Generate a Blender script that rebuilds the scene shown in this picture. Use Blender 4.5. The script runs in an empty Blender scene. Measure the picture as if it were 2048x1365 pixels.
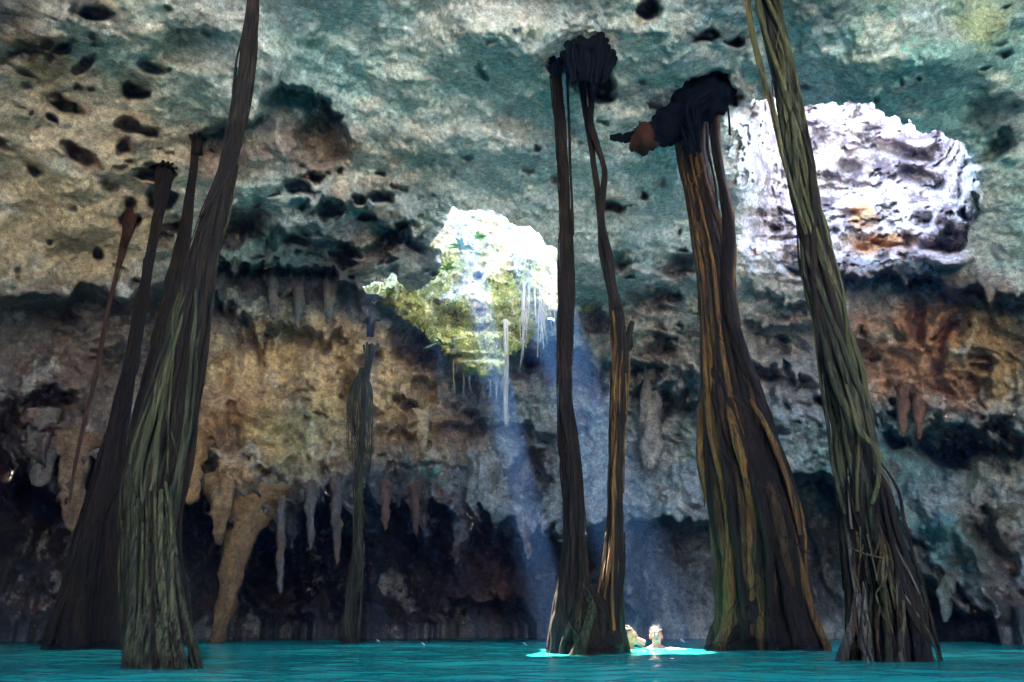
import bpy, math, random
import numpy as np
from mathutils import Vector
R = math.radians
S = bpy.context.scene

# ------------------------------------------------------------------ camera, world, sun, exposure
F = 1433.0; CX, CY = 1024.0, 682.5          # focal length and centre in pixels of the 2048 frame
PITCH = R(22.0); CAMH = 0.2
cam = bpy.data.objects.new('camera', bpy.data.cameras.new('camera'))
S.collection.objects.link(cam); S.camera = cam
cam.location = (0, 0, CAMH); cam.rotation_euler = (R(90) + PITCH, 0, 0)
cam.data.sensor_width = 36; cam.data.lens = 36 * F / 2048
cam.data.clip_start = 0.02; cam.data.clip_end = 500

SUN_EL, SUN_AZ = R(60), R(-19)              # azimuth measured from +Y towards +X
w = bpy.data.worlds.new('World'); S.world = w; w.use_nodes = True
nt = w.node_tree; bg = nt.nodes['Background']
sky = nt.nodes.new('ShaderNodeTexSky'); sky.sky_type = 'NISHITA'; sky.sun_disc = False
sky.sun_elevation = SUN_EL; sky.sun_rotation = SUN_AZ
nt.links.new(sky.outputs[0], bg.inputs[0]); bg.inputs[1].default_value = 0.15
sl = bpy.data.lights.new('sun', 'SUN'); sl.energy = 5; sl.angle = R(0.5); sl.color = (1, .92, .78)
sun = bpy.data.objects.new('sun', sl); S.collection.objects.link(sun)
sd = Vector((math.sin(SUN_AZ) * math.cos(SUN_EL), math.cos(SUN_AZ) * math.cos(SUN_EL), math.sin(SUN_EL)))
sun.rotation_euler = sd.to_track_quat('Z', 'Y').to_euler()
S.view_settings.view_transform = 'Standard'; S.view_settings.look = 'None'
S.view_settings.gamma = 1; S.view_settings.use_curve_mapping = False
S.view_settings.exposure = 4.75
cy = S.cycles
S.render.engine = 'CYCLES'
cy.use_denoising = True
cy.max_bounces = 8; cy.diffuse_bounces = 5; cy.glossy_bounces = 3; cy.transmission_bounces = 2
cy.volume_bounces = 0; cy.caustics_reflective = False; cy.caustics_refractive = False
cy.sample_clamp_indirect = 6; cy.sample_clamp_direct = 0
cy.volume_step_rate = 4

RES = 1.0                                    # rock grid resolution
HAZE = True
rng = random.Random(7)
BOUNCE_COL = (.70, .62, .50)  # colour of the added slope that bounces sunlight

# ------------------------------------------------------------------ helpers
cp, sp_ = math.cos(PITCH), math.sin(PITCH)
def pix2dir(px, py):
    x = (np.asarray(px, float) - CX) / F; u = (CY - np.asarray(py, float)) / F
    X = x; Y = cp - u * sp_; Z = sp_ + u * cp
    n = np.sqrt(X * X + Y * Y + Z * Z)
    return np.stack([X / n, Y / n, Z / n], -1)
def dir2pix(d):
    f = d[..., 1] * cp + d[..., 2] * sp_; u = d[..., 2] * cp - d[..., 1] * sp_
    f2 = np.where(f > .08, f, .08)
    px = CX + F * d[..., 0] / f2; py = CY - F * u / f2
    return np.where(f > .08, px, -9e3), np.where(f > .08, py, -9e3)
def at(px, py, Y):
    d = pix2dir(px, py); return np.array([0, 0, CAMH]) + d * (Y / d[1])
def project(p):
    d = np.asarray(p, float) - np.array([0, 0, CAMH]); return dir2pix(d)

_r = np.random.RandomState(11)
_T = _r.rand(1 << 16) * 2 - 1
def _h(a, b, c): return _T[(a * 73856093 ^ b * 19349663 ^ c * 83492791) & 0xFFFF]
def vn(p):
    i = np.floor(p).astype(np.int64); f = p - i; f = f * f * f * (f * (f * 6 - 15) + 10)
    a, b, c = i[..., 0], i[..., 1], i[..., 2]; u, v, t = f[..., 0], f[..., 1], f[..., 2]
    def l(c_):
        x0 = _h(a, b, c_) * (1 - u) + _h(a + 1, b, c_) * u
        x1 = _h(a, b + 1, c_) * (1 - u) + _h(a + 1, b + 1, c_) * u
        return x0 * (1 - v) + x1 * v
    return l(c) * (1 - t) + l(c + 1) * t
def fbm(p, s, o=4, seed=0., g=.5):
    s = np.asarray(s, float); q = p * s + seed * 17.31 + .37; r = 0; a = 1; t = 0
    for k in range(o):
        r = r + a * vn(q); t += a; a *= g; q = q * 2.03 + 5.1
    return r / t * 1.6
def ridge(p, s, o=4, seed=0.):
    s = np.asarray(s, float); q = p * s + seed * 13.7 + .11; r = 0; a = 1; t = 0
    for k in range(o):
        r = r + a * (1 - 2.2 * np.abs(vn(q))); t += a; a *= .5; q = q * 2.07 + 3.3
    return r / t
def sstep(x): x = np.clip(x, 0, 1); return x * x * (3 - 2 * x)
def n1(x, seed): x = np.asarray(x, float); return vn(np.stack([x, x * 0 + seed * 3.7, x * 0 + .5], -1))

def inpoly(px, py, poly):
    ins = np.zeros(px.shape, bool); n = len(poly)
    for i in range(n):
        x0, y0 = poly[i]; x1, y1 = poly[(i + 1) % n]
        if y0 == y1: continue
        c = ((y0 > py) != (y1 > py)) & (px < (x1 - x0) * (py - y0) / (y1 - y0) + x0)
        ins ^= c
    return ins

def mesh_obj(name, V, Fq, mat=None, parent=None, smooth=True, col=None):
    me = bpy.data.meshes.new(name)
    V = np.asarray(V, np.float32); n = len(V)
    me.vertices.add(n); me.vertices.foreach_set('co', V.ravel())
    if isinstance(Fq, np.ndarray):
        k = Fq.shape[1]; loops = Fq.astype(np.int32).ravel(); m = len(Fq)
        starts = np.arange(0, m * k, k, dtype=np.int32)
    else:
        loops = np.array([i for f in Fq for i in f], np.int32); m = len(Fq)
        ln = np.array([len(f) for f in Fq]); starts = np.concatenate([[0], np.cumsum(ln)[:-1]]).astype(np.int32)
    me.loops.add(len(loops)); me.loops.foreach_set('vertex_index', loops)
    me.polygons.add(m); me.polygons.foreach_set('loop_start', starts)
    me.polygons.foreach_set('use_smooth', np.full(m, smooth, bool))
    if col is not None:
        a = me.color_attributes.new('rock_colour', 'FLOAT_COLOR', 'POINT')
        c4 = np.ones((n, 4), np.float32); c4[:, :3] = col; a.data.foreach_set('color', c4.ravel())
    me.update(calc_edges=True); me.validate()
    if mat: me.materials.append(mat)
    o = bpy.data.objects.new(name, me); S.collection.objects.link(o)
    if parent: o.parent = parent
    return o
def empty(name, loc=(0, 0, 0)):
    o = bpy.data.objects.new(name, None); S.collection.objects.link(o); o.location = loc
    o.empty_display_size = .1
    return o
def tag(o, label=None, cat=None, group=None, kind=None):
    if label: o['label'] = label
    if cat: o['category'] = cat
    if group: o['group'] = group
    if kind: o['kind'] = kind
    return o

# ------------------------------------------------------------------ materials
def newmat(name):
    m = bpy.data.materials.new(name); m.use_nodes = True
    t = m.node_tree; b = t.nodes['Principled BSDF']
    return m, t, b
def rock_mat():
    m, t, b = newmat('limestone'); N = t.nodes.new; L = t.links.new
    ca = N('ShaderNodeVertexColor'); ca.layer_name = 'rock_colour'
    tc = N('ShaderNodeTexCoord')
    n1_ = N('ShaderNodeTexNoise'); n1_.inputs['Scale'].default_value = 14; n1_.inputs['Detail'].default_value = 9; n1_.inputs['Roughness'].default_value = .7
    L(tc.outputs['Object'], n1_.inputs['Vector'])
    r1 = N('ShaderNodeValToRGB'); r1.color_ramp.elements[0].position = .3; r1.color_ramp.elements[0].color = (.36, .35, .35, 1)
    r1.color_ramp.elements[1].position = .66; r1.color_ramp.elements[1].color = (1.35, 1.33, 1.3, 1)
    L(n1_.outputs['Fac'], r1.inputs[0])
    mx = N('ShaderNodeMix'); mx.data_type = 'RGBA'; mx.blend_type = 'MULTIPLY'; mx.inputs[0].default_value = 1
    L(ca.outputs['Color'], mx.inputs[6]); L(r1.outputs[0], mx.inputs[7])
    nf = N('ShaderNodeTexNoise'); nf.inputs['Scale'].default_value = 46; nf.inputs['Detail'].default_value = 5; nf.inputs['Roughness'].default_value = .7
    L(tc.outputs['Object'], nf.inputs['Vector'])
    mf = N('ShaderNodeMapRange'); mf.inputs[1].default_value = .36; mf.inputs[2].default_value = .64; mf.inputs[3].default_value = .66; mf.inputs[4].default_value = 1.26; L(nf.outputs['Fac'], mf.inputs[0])
    vf = N('ShaderNodeVectorMath'); vf.operation = 'SCALE'; L(r1.outputs[0], vf.inputs[0]); L(mf.outputs[0], vf.inputs['Scale']); L(vf.outputs[0], mx.inputs[7])
    # small teal / rust mottling
    n2 = N('ShaderNodeTexNoise'); n2.inputs['Scale'].default_value = 4.2; n2.inputs['Detail'].default_value = 7; n2.inputs['Roughness'].default_value = .62
    L(tc.outputs['Object'], n2.inputs['Vector'])
    hs = N('ShaderNodeMapRange'); hs.inputs[1].default_value = .3; hs.inputs[2].default_value = .7; hs.inputs[3].default_value = .93; hs.inputs[4].default_value = 1.07
    L(n2.outputs['Fac'], hs.inputs[0])
    sc = N('ShaderNodeSeparateColor'); cc = N('ShaderNodeCombineColor')
    mr = N('ShaderNodeMath'); mr.operation = 'MULTIPLY'; md = N('ShaderNodeMath'); md.operation = 'DIVIDE'
    L(mx.outputs[2], sc.inputs[0]); L(sc.outputs[0], mr.inputs[0]); L(hs.outputs[0], mr.inputs[1]); L(mr.outputs[0], cc.inputs[0])
    L(sc.outputs[1], cc.inputs[1]); L(sc.outputs[2], md.inputs[0]); L(hs.outputs[0], md.inputs[1]); L(md.outputs[0], cc.inputs[2])
    L(cc.outputs[0], b.inputs['Base Color'])
    b.inputs['Roughness'].default_value = .8; b.inputs['Specular IOR Level'].default_value = .25
    n3 = N('ShaderNodeTexNoise'); n3.inputs['Scale'].default_value = 22; n3.inputs['Detail'].default_value = 8; n3.inputs['Roughness'].default_value = .7
    L(tc.outputs['Object'], n3.inputs['Vector'])
    vo = N('ShaderNodeTexVoronoi'); vo.inputs['Scale'].default_value = 9; L(tc.outputs['Object'], vo.inputs['Vector'])
    b1 = N('ShaderNodeBump'); b1.inputs['Strength'].default_value = .8; b1.inputs['Distance'].default_value = .05; L(n1_.outputs['Fac'], b1.inputs['Height'])
    b2 = N('ShaderNodeBump'); b2.inputs['Strength'].default_value = .7; b2.inputs['Distance'].default_value = .016; L(n3.outputs['Fac'], b2.inputs['Height']); L(b1.outputs[0], b2.inputs['Normal'])
    b3 = N('ShaderNodeBump'); b3.inputs['Strength'].default_value = .35; b3.inputs['Distance'].default_value = .03; L(vo.outputs['Distance'], b3.inputs['Height']); L(b2.outputs[0], b3.inputs['Normal'])
    L(b3.outputs[0], b.inputs['Normal'])
    return m
ROCK = rock_mat()
def bark_mat(name, c0, c1, c2, rough=.6):
    m, t, b = newmat(name); N = t.nodes.new; L = t.links.new
    tc = N('ShaderNodeTexCoord'); mp = N('ShaderNodeMapping'); mp.inputs['Scale'].default_value = (1, 1, .09)
    L(tc.outputs['Object'], mp.inputs[0])
    n = N('ShaderNodeTexNoise'); n.inputs['Scale'].default_value = 45; n.inputs['Detail'].default_value = 7; n.inputs['Roughness'].default_value = .65
    L(mp.outputs[0], n.inputs['Vector'])
    n2 = N('ShaderNodeTexNoise'); n2.inputs['Scale'].default_value = 2.3; n2.inputs['Detail'].default_value = 5
    L(tc.outputs['Object'], n2.inputs['Vector'])
    r = N('ShaderNodeValToRGB'); e = r.color_ramp.elements; e[0].position = .40; e[0].color = (*c0, 1); e[1].position = .60; e[1].color = (*c1, 1)
    L(n.outputs['Fac'], r.inputs[0])
    r2 = N('ShaderNodeValToRGB'); e = r2.color_ramp.elements; e[0].position = .45; e[0].color = (0, 0, 0, 1); e[1].position = .65; e[1].color = (1, 1, 1, 1)
    L(n2.outputs['Fac'], r2.inputs[0])
    mx = N('ShaderNodeMix'); mx.data_type = 'RGBA'; mx.inputs[7].default_value = (*c2, 1)
    L(r2.outputs[0], mx.inputs[0]); L(r.outputs[0], mx.inputs[6]); L(mx.outputs[2], b.inputs['Base Color'])
    g = N('ShaderNodeNewGeometry'); sx_ = N('ShaderNodeSeparateXYZ'); L(g.outputs['Position'], sx_.inputs[0])
    wr = N('ShaderNodeMapRange'); wr.inputs[1].default_value = .06; wr.inputs[2].default_value = .22; wr.inputs[3].default_value = .45; wr.inputs[4].default_value = 1
    ad = N('ShaderNodeMath'); ad.operation = 'MULTIPLY_ADD'; ad.inputs[1].default_value = -.25; L(n2.outputs['Fac'], ad.inputs[0]); L(sx_.outputs[2], ad.inputs[2])
    ad2 = N('ShaderNodeMath'); ad2.operation = 'ADD'; ad2.inputs[1].default_value = .12; L(ad.outputs[0], ad2.inputs[0]); L(ad2.outputs[0], wr.inputs[0])
    vm = N('ShaderNodeVectorMath'); vm.operation = 'SCALE'; L(mx.outputs[2], vm.inputs[0]); L(wr.outputs[0], vm.inputs['Scale']); L(vm.outputs[0], b.inputs['Base Color'])
    rr_ = N('ShaderNodeMath'); rr_.operation = 'MULTIPLY'; rr_.inputs[1].default_value = rough; L(wr.outputs[0], rr_.inputs[0]); L(rr_.outputs[0], b.inputs['Roughness'])
    b.inputs['Specular IOR Level'].default_value = .16
    n4 = N('ShaderNodeTexNoise'); n4.inputs['Scale'].default_value = 60; n4.inputs['Detail'].default_value = 4; L(tc.outputs['Object'], n4.inputs['Vector'])
    b4 = N('ShaderNodeBump'); b4.inputs['Strength'].default_value = .6; b4.inputs['Distance'].default_value = .012; L(n4.outputs['Fac'], b4.inputs['Height'])
    bp = N('ShaderNodeBump'); bp.inputs['Strength'].default_value = 1; bp.inputs['Distance'].default_value = .035
    L(n.outputs['Fac'], bp.inputs['Height']); L(b4.outputs[0], bp.inputs['Normal']); L(bp.outputs[0], b.inputs['Normal'])
    return m
BARK = bark_mat('dark_bark', (.003, .0022, .002), (.034, .021, .011), (.012, .008, .005))
BARK_OLIVE = bark_mat('olive_bark', (.018, .017, .009), (.13, .115, .05), (.06, .06, .022), .45)
BARK_GOLD = bark_mat('golden_bark', (.03, .015, .006), (.25, .125, .035), (.12, .055, .018), .5)  # golden bark, also used to paint gold-lit root edges
BARK_GREEN = bark_mat('mossy_bark', (.006, .006, .0035), (.075, .072, .036), (.028, .028, .014), .7)
BARK_BROWN = bark_mat('brown_bark', (.010, .006, .003), (.11, .06, .022), (.04, .022, .009), .5)
BARK_PALE = bark_mat('pale_root', (.25, .2, .13), (.55, .48, .34), (.4, .33, .2))

# ------------------------------------------------------------------ cave base surface (real dome, metres)
def base_r(d):
    """distance from the camera to the smooth cave envelope along unit directions d"""
    C = np.array([0.4, 3.2, CAMH]); a, c = 9.8, 7.6
    lo = np.full(d.shape[:-1], .5); hi = np.full(d.shape[:-1], 40.)
    for _ in range(34):
        m = (lo + hi) / 2; p = d * m[..., None] - (C - np.array([0, 0, CAMH]))
        b = np.where(p[..., 1] > 0, 13.4, 14.5)
        g = (np.abs(p[..., 0]) / a) ** 2.6 + (np.abs(p[..., 1]) / b) ** 2.6
        g = g ** (1.0) + (np.abs(np.maximum(p[..., 2], 0)) / c) ** 3.0
        lo = np.where(g < 1, m, lo); hi = np.where(g < 1, hi, m)
    return (lo + hi) / 2

# ledges: (points of the lower lip in frame pixels, protrusion m, recess m, up px, soft px, down px, jag px, jag period, seed)
LEDGES = [
 ([(-700,980),(-200,960),(0,880),(60,930),(130,960),(200,930),(300,960),(380,990),(430,985),(480,1040),(560,1012),(640,975),(700,955),(790,985),(860,1000),(940,1005),(1020,1040),(1100,1060),(1180,1075),(1260,1040)], .9, 3.3, 120, 26, 9000, 100, 34, 1),
 ([(380,505),(440,520),(500,528),(560,530),(640,535),(700,560),(730,585)], .25, .9, 30, 12, 70, 26, 22, 2),
 ([(380,600),(450,590),(520,640),(600,650),(660,655),(720,640)], .35, .8, 60, 14, 90, 50, 26, 3),
 ([(520,215),(560,165),(600,170),(650,195),(690,235),(710,300)], .2, 1.1, 60, 10, 70, 10, 16, 4),
 ([(380,262),(430,245),(480,240),(540,225),(560,240)], .15, .7, 50, 12, 60, 12, 18, 5),
 ([(-500,600),(0,590),(100,575),(200,560),(290,560),(380,560)], .45, 1.0, 120, 40, 160, 20, 40, 6),
 ([(1655,545),(1720,548),(1790,530),(1850,545),(1930,560),(2060,600),(2300,640)], .4, .9, 50, 14, 60, 24, 20, 7),
 ([(1760,800),(1800,850),(1850,860),(1920,850),(1980,880),(2060,850),(2300,800)], .5, 1.3, 110, 20, 120, 55, 24, 8),
 ([(1260,1040),(1350,1035),(1440,1045),(1560,960),(1640,930),(1720,990),(1790,1040),(1850,1130),(1900,1175),(1960,1215),(2020,1260)], .5, 2.2, 110, 16, 9000, 26, 40, 9),
 ([(1030,700),(1090,690),(1150,695),(1210,720),(1260,735),(1310,725)], .25, .8, 40, 14, 70, 28, 24, 10),
 ([(1240,780),(1300,760),(1380,770),(1450,740),(1560,730),(1640,760)], .3, .7, 60, 14, 80, 50, 30, 11),
 ([(720,580),(780,600),(830,650),(880,700),(950,760),(1010,775),(1050,760)], .1, .9, 30, 30, 80, 8, 20, 12),
 ([(850,860),(900,845),(960,830),(1040,850),(1130,860)], .35, .8, 60, 14, 60, 20, 30, 13),
 ([(1480,550),(1540,580),(1620,600),(1690,590)], .2, .5, 40, 12, 60, 20, 22, 14),
 ([(1490,640),(1580,650),(1640,630),(1700,660),(1760,690)], .3, .5, 60, 16, 90, 20, 34, 15),
 ([(560,400),(640,385),(720,400),(800,430),(860,470)], .2, .5, 40, 16, 60, 24, 26, 16),
 ([(430,420),(500,430),(560,450),(640,475),(720,480)], .2, .6, 36, 14, 50, 20, 26, 17),
 ([(1620,1010),(1640,1090),(1660,1150),(1700,1200)], .1, .6, 36, 14, 90, 20, 26, 18),
]
# pits: x, y, rx, ry, rotation degrees, depth m
PITS = [(1850,1110,140,16,50,.6),(1680,1010,110,14,52,.5),(1990,1100,90,30,60,.8),(262,190,24,17,0,1.1),(195,20,30,15,0,1.2),(40,103,10,9,0,.6),(95,98,9,9,0,.5),(62,118,8,7,0,.5),(122,100,12,12,0,.5),(168,122,12,14,20,.6),(150,172,9,7,0,.5),
(135,208,38,11,12,.8),(105,235,11,9,0,.6),(165,312,42,15,28,.8),(60,337,14,7,0,.5),(278,250,32,12,20,.9),(262,290,16,18,0,.6),(305,140,30,12,20,.5),(250,405,14,10,0,.8),(258,440,26,18,0,.7),(320,400,34,15,0,1.1),
(315,350,34,14,0,.9),(196,508,12,9,0,.6),(330,480,20,14,0,.6),(345,455,24,12,0,.8),(590,375,30,9,15,.9),(625,362,20,9,0,.8),(665,410,20,17,0,.9),(490,442,42,22,15,.6),(600,482,28,12,10,.9),(770,395,28,12,0,.8),
(720,398,20,12,0,.8),(765,490,30,22,0,.9),(822,497,12,9,0,.7),(800,455,18,9,0,.6),(770,348,11,9,0,.5),(700,500,30,16,0,.8),(740,440,22,12,0,.7),(455,475,24,16,0,.8),(680,520,30,14,0,.9),
(1235,420,22,14,0,1.0),(1238,525,22,22,30,.7),(1355,530,26,26,0,.8),(1303,18,30,20,0,1.2),(1415,70,24,13,0,1.0),(1470,86,15,12,0,.9),(1298,212,17,8,0,.8),(1490,228,30,28,30,.6),(1295,387,10,6,0,.5),(1187,160,44,32,25,1.6),(1115,125,18,14,0,1.2),(1430,180,40,22,0,1.5),
(1190,640,32,24,30,1.0),(1285,740,34,20,0,1.0),(1330,600,36,18,0,.6),(1328,690,30,20,0,.7),(1050,952,38,42,20,1.5),(1100,722,46,28,0,.9),(1155,745,44,26,0,.8),(1205,765,16,26,0,.8),(1045,730,30,26,0,.7),(830,690,46,40,30,.8),(742,720,24,18,0,.9),
(812,812,16,12,0,.9),(790,790,12,9,0,.7),(805,872,28,15,0,.7),(760,868,18,12,0,.7),(722,838,24,12,0,.5),(850,770,22,18,0,.6),(700,800,22,60,0,.7),(1520,742,44,18,20,.7),(1560,700,24,14,0,.6),(1330,800,20,40,0,.9),(1375,790,24,40,0,.8),(1430,810,20,30,0,.7),
(1790,880,30,18,20,1.0),(1900,885,66,44,0,1.8),(1735,842,30,18,30,.7),(1600,962,16,12,0,.8),(1550,870,16,10,0,.5),(2015,860,30,36,0,1.0),(1140,1100,30,30,0,.6),(1045,860,26,16,0,.7),(935,828,28,18,0,.9),(960,860,20,16,0,.7),(880,945,70,14,0,.3),
(1500,150,24,30,0,.3),(1945,420,16,20,0,.7),(1980,300,50,22,-35,.7),(1070,240,70,52,-15,.3),(400,95,80,40,10,.35),(640,280,44,60,10,.6),(95,820,48,34,0,1.1),(30,900,40,80,0,1.0),(110,960,24,70,0,1.2),(200,990,20,70,0,1.2),(410,960,28,60,10,1.4),(1500,1030,60,20,0,.5),
(960,1240,100,34,0,2.2),(850,1150,50,60,0,1.2),(700,1130,60,70,0,1.6),(560,1180,60,80,0,2.0),(1040,1240,30,34,0,1.2),(1885,700,14,60,5,.4),(1960,760,18,80,0,.4),(1830,640,12,50,0,.4),(1590,540,30,12,0,.5),(1560,455,16,12,0,.5),(1655,800,30,12,0,.5)]
# bulges: x, y, rx, ry, rot, height m
BULGES = [(1800,1050,160,30,50,.5),(1900,1050,180,35,48,.6),(1720,960,120,25,50,.4),(1960,950,140,30,60,.5),(1620,1000,110,24,55,.4),(545,170,14,28,10,.35),(275,255,20,34,0,.2),(500,300,26,60,5,.4),(560,300,20,60,-5,.3),(90,880,40,60,0,.6),(620,600,18,70,0,.5),(560,640,20,80,10,.4),(670,620,24,60,0,.4),(700,720,60,40,0,.3),(780,760,60,70,0,.5),
(560,880,120,100,0,.7),(460,960,50,70,0,.6),(480,800,70,50,0,.4),(380,880,40,90,0,.5),(950,920,110,60,0,.5),(1180,870,90,90,0,.4),(1350,650,90,40,0,.35),(1490,780,60,40,0,.4),(1600,820,60,60,0,.5),(1700,780,60,50,20,.4),
(1850,730,70,80,0,.5),(1960,680,50,90,0,.5),(1990,980,80,110,20,.9),(1860,980,110,80,40,.9),(1760,900,50,60,0,.4),(1560,900,60,60,0,.4),(150,960,40,90,0,.5),(960,80,200,60,0,.3),(1240,300,80,60,0,.25),(1830,120,200,90,0,.7),(1960,330,60,60,0,.5),
(1000,1160,60,50,0,.5),(1150,770,30,50,0,.4),(440,360,60,30,30,.3),(640,430,60,20,0,.3),(860,330,110,70,30,.3),(1800,1120,60,70,50,.5)]
HOLE_C = [(905,412),(935,424),(962,420),(985,418),(1003,428),(1020,446),(1046,452),(1074,462),(1090,482),(1112,500),(1116,540),(1118,600),(1108,640),(1060,640),(990,650),(900,640),(840,625),(790,600),(735,588),(724,572),(745,566),(765,562),(782,546),(792,552),(800,570),(818,588),(842,580),(860,560),(880,548),(884,520),(882,500),(858,494),(874,468),(890,452),(896,430)]
HOLE_R = [(1478,226),(1500,206),(1545,196),(1590,214),(1640,208),(1679,211),(1697,203),(1722,207),(1745,206),(1752,222),(1763,226),(1772,232),(1790,236),(1806,252),(1822,238),(1833,258),(1850,266),(1868,258),(1886,264),(1903,278),(1928,290),(1946,318),(1950,346),(1962,380),(1958,434),(1936,466),(1930,500),(1900,528),(1833,524),(1789,522),(1745,537),(1684,542),(1640,556),(1600,518),(1570,536),(1532,500),(1500,516),(1472,492),(1492,456),(1450,430),(1482,400),(1455,372),(1480,340),(1450,300),(1476,270),(1462,244)]

def noisy_poly(poly, seed, amp=5, step=7):
    out = []; n = len(poly); s = 0
    for i in range(n):
        a = np.array(poly[i], float); b = np.array(poly[(i + 1) % n], float); L_ = np.hypot(*(b - a)); k = max(1, int(L_ / step))
        nn = np.array([-(b - a)[1], (b - a)[0]]) / (L_ + 1e-6)
        for j in range(k):
            q = a + (b - a) * j / k; s += L_ / k
            out.append(tuple(q + nn * amp * float(n1(s / 16., seed) + .5 * n1(s / 6., seed + 3))))
    return out
HOLE_Cn = noisy_poly(HOLE_C, 3, 5); HOLE_Rn = noisy_poly(HOLE_R, 5, 9)

def ell(px, py, e):
    x, y, rx, ry, rot = e[:5]; c, s = math.cos(R(rot)), math.sin(R(rot))
    dx = px - x; dy = py - y
    return np.sqrt(((dx * c + dy * s) / rx) ** 2 + ((-dx * s + dy * c) / ry) ** 2)

def cave_r(d):
    px, py = dir2pix(d)
    r0 = base_r(d); p = d * r0[..., None]
    vis = (px > -800) & (px < 2900) & (py > -700) & (py < 1500)
    wx = px + 14 * fbm(p, 1.6, 3, 1) + 4 * fbm(p, 7, 2, 2); wy = py + 14 * fbm(p, 1.6, 3, 3) + 4 * fbm(p, 7, 2, 4)
    r = r0.copy()
    Z = p[..., 2]
    wall = sstep((760 - 0 - (1365 - py)) / 300.) * .0 + sstep((py - 480) / 260.)
    # broad relief, then craggy relief, then flutes running down the walls
    r += .55 * fbm(p, .32, 3, 5) + .34 * fbm(p, .9, 3, 6)
    q = p + .25 * np.stack([fbm(p, 1.5, 2, 7), fbm(p, 1.5, 2, 8), fbm(p, 1.5, 2, 9)], -1)
    r -= .30 * ridge(q, 1.15, 5, 1) * (.30 + .9 * wall)
    r += .12 * fbm(p, 3.6, 5, 10, .6) * (.6 + .9 * wall)
    fl = ridge(q, (2.6, 2.6, .55), 3, 2)
    r -= .34 * wall * fl * sstep(.5 + fbm(p, .7, 2, 12))
    F_ = np.zeros_like(r)
    for pts, am, rec, up, soft, dn, jag, per, seed in LEDGES:
        xs = [a for a, b in pts]; ys = [b for a, b in pts]
        j = jag * (np.maximum(0, n1(wx / per, seed)) ** 1.4 * 1.9 + .45 * n1(wx / (per * .31), seed + 9) + .2 * n1(wx / (per * 2.7), seed + 4))
        ye = np.interp(wx, xs, ys) + j
        t = wy * .4 + py * .6 - ye
        tp = sstep((wx - xs[0]) / 40.) * sstep((xs[-1] - wx) / 40.)
        rec = rec * 1.35; am = am * 1.2
        f = np.where(t < 0, -am * np.exp(np.minimum(t, 0) / up), -am + (rec + am) * sstep(t / soft)) * np.where(t > 0, np.exp(-np.maximum(t, 0) / dn), 1)
        F_ += f * tp * vis
    for e in BULGES:
        F_ -= e[5] * np.exp(-ell(wx, wy, e) ** 2 * 1.1) * vis
    pn_ = .45 * fbm(p, 3.2, 4, 17, .6)
    for e in PITS:
        k = ell(wx, wy, e) + pn_; F_ += e[5] * 1.25 * sstep((1.3 - k) / .85) * vis
    # scattered small solution pits
    pr = np.random.RandomState(5)
    zones = [(0,0,420,560,42),(420,330,900,560,60),(900,60,1480,640,26),(1240,560,1660,900,60),(1480,0,2040,200,10),(380,640,1000,960,46),(1660,640,2040,900,20),(0,600,360,900,24)]
    for x0, y0, x1, y1, n in zones:
        for _ in range(n):
            e = (pr.uniform(x0, x1), pr.uniform(y0, y1), pr.uniform(4, 15), pr.uniform(3, 9), pr.uniform(-20, 30), pr.uniform(.15, .55))
            m = (np.abs(px - e[0]) < 40) & (np.abs(py - e[1]) < 40)
            k = ell(wx[m], wy[m], e) + pn_[m]; F_[m] += e[5] * sstep((1.2 - k) / .7)
    r = r + F_ * np.where(py > 1290, 1, 1)
    # hanging-spike texture just above ledges is left to the stalactites
    r += .022 * fbm(p, 13, 3, 14, .6) + .03 * wall * ridge(q, (7, 7, 2.5), 2, 15)
    # keep the gap behind the central skylight far enough for the shaft wall
    k = sstep(1.25 - ell(px, py, (960, 690, 300, 170, 10)) * .55)
    r += k * 1.1 * sstep((py - 560) / 60.)
    # the wall behind the hanging mossy rock lies deeper
    k = np.maximum(sstep((1.3 - ell(px, py, (965, 700, 130, 80, 0))) / .7), sstep((1.3 - ell(px, py, (810, 655, 60, 24, 25))) / .6))
    k = np.maximum(k, sstep((1.3 - ell(px, py, (1085, 670, 40, 40, 0))) / .8))
    deep = 14.6 / np.maximum(d[..., 1], .3) + .5 * fbm(p, .9, 4, 18) - .25 * ridge(q, 1.4, 4, 19)
    r = r + k * np.maximum(deep - r, 0)
    return np.clip(r, 3.0, 30)

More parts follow.
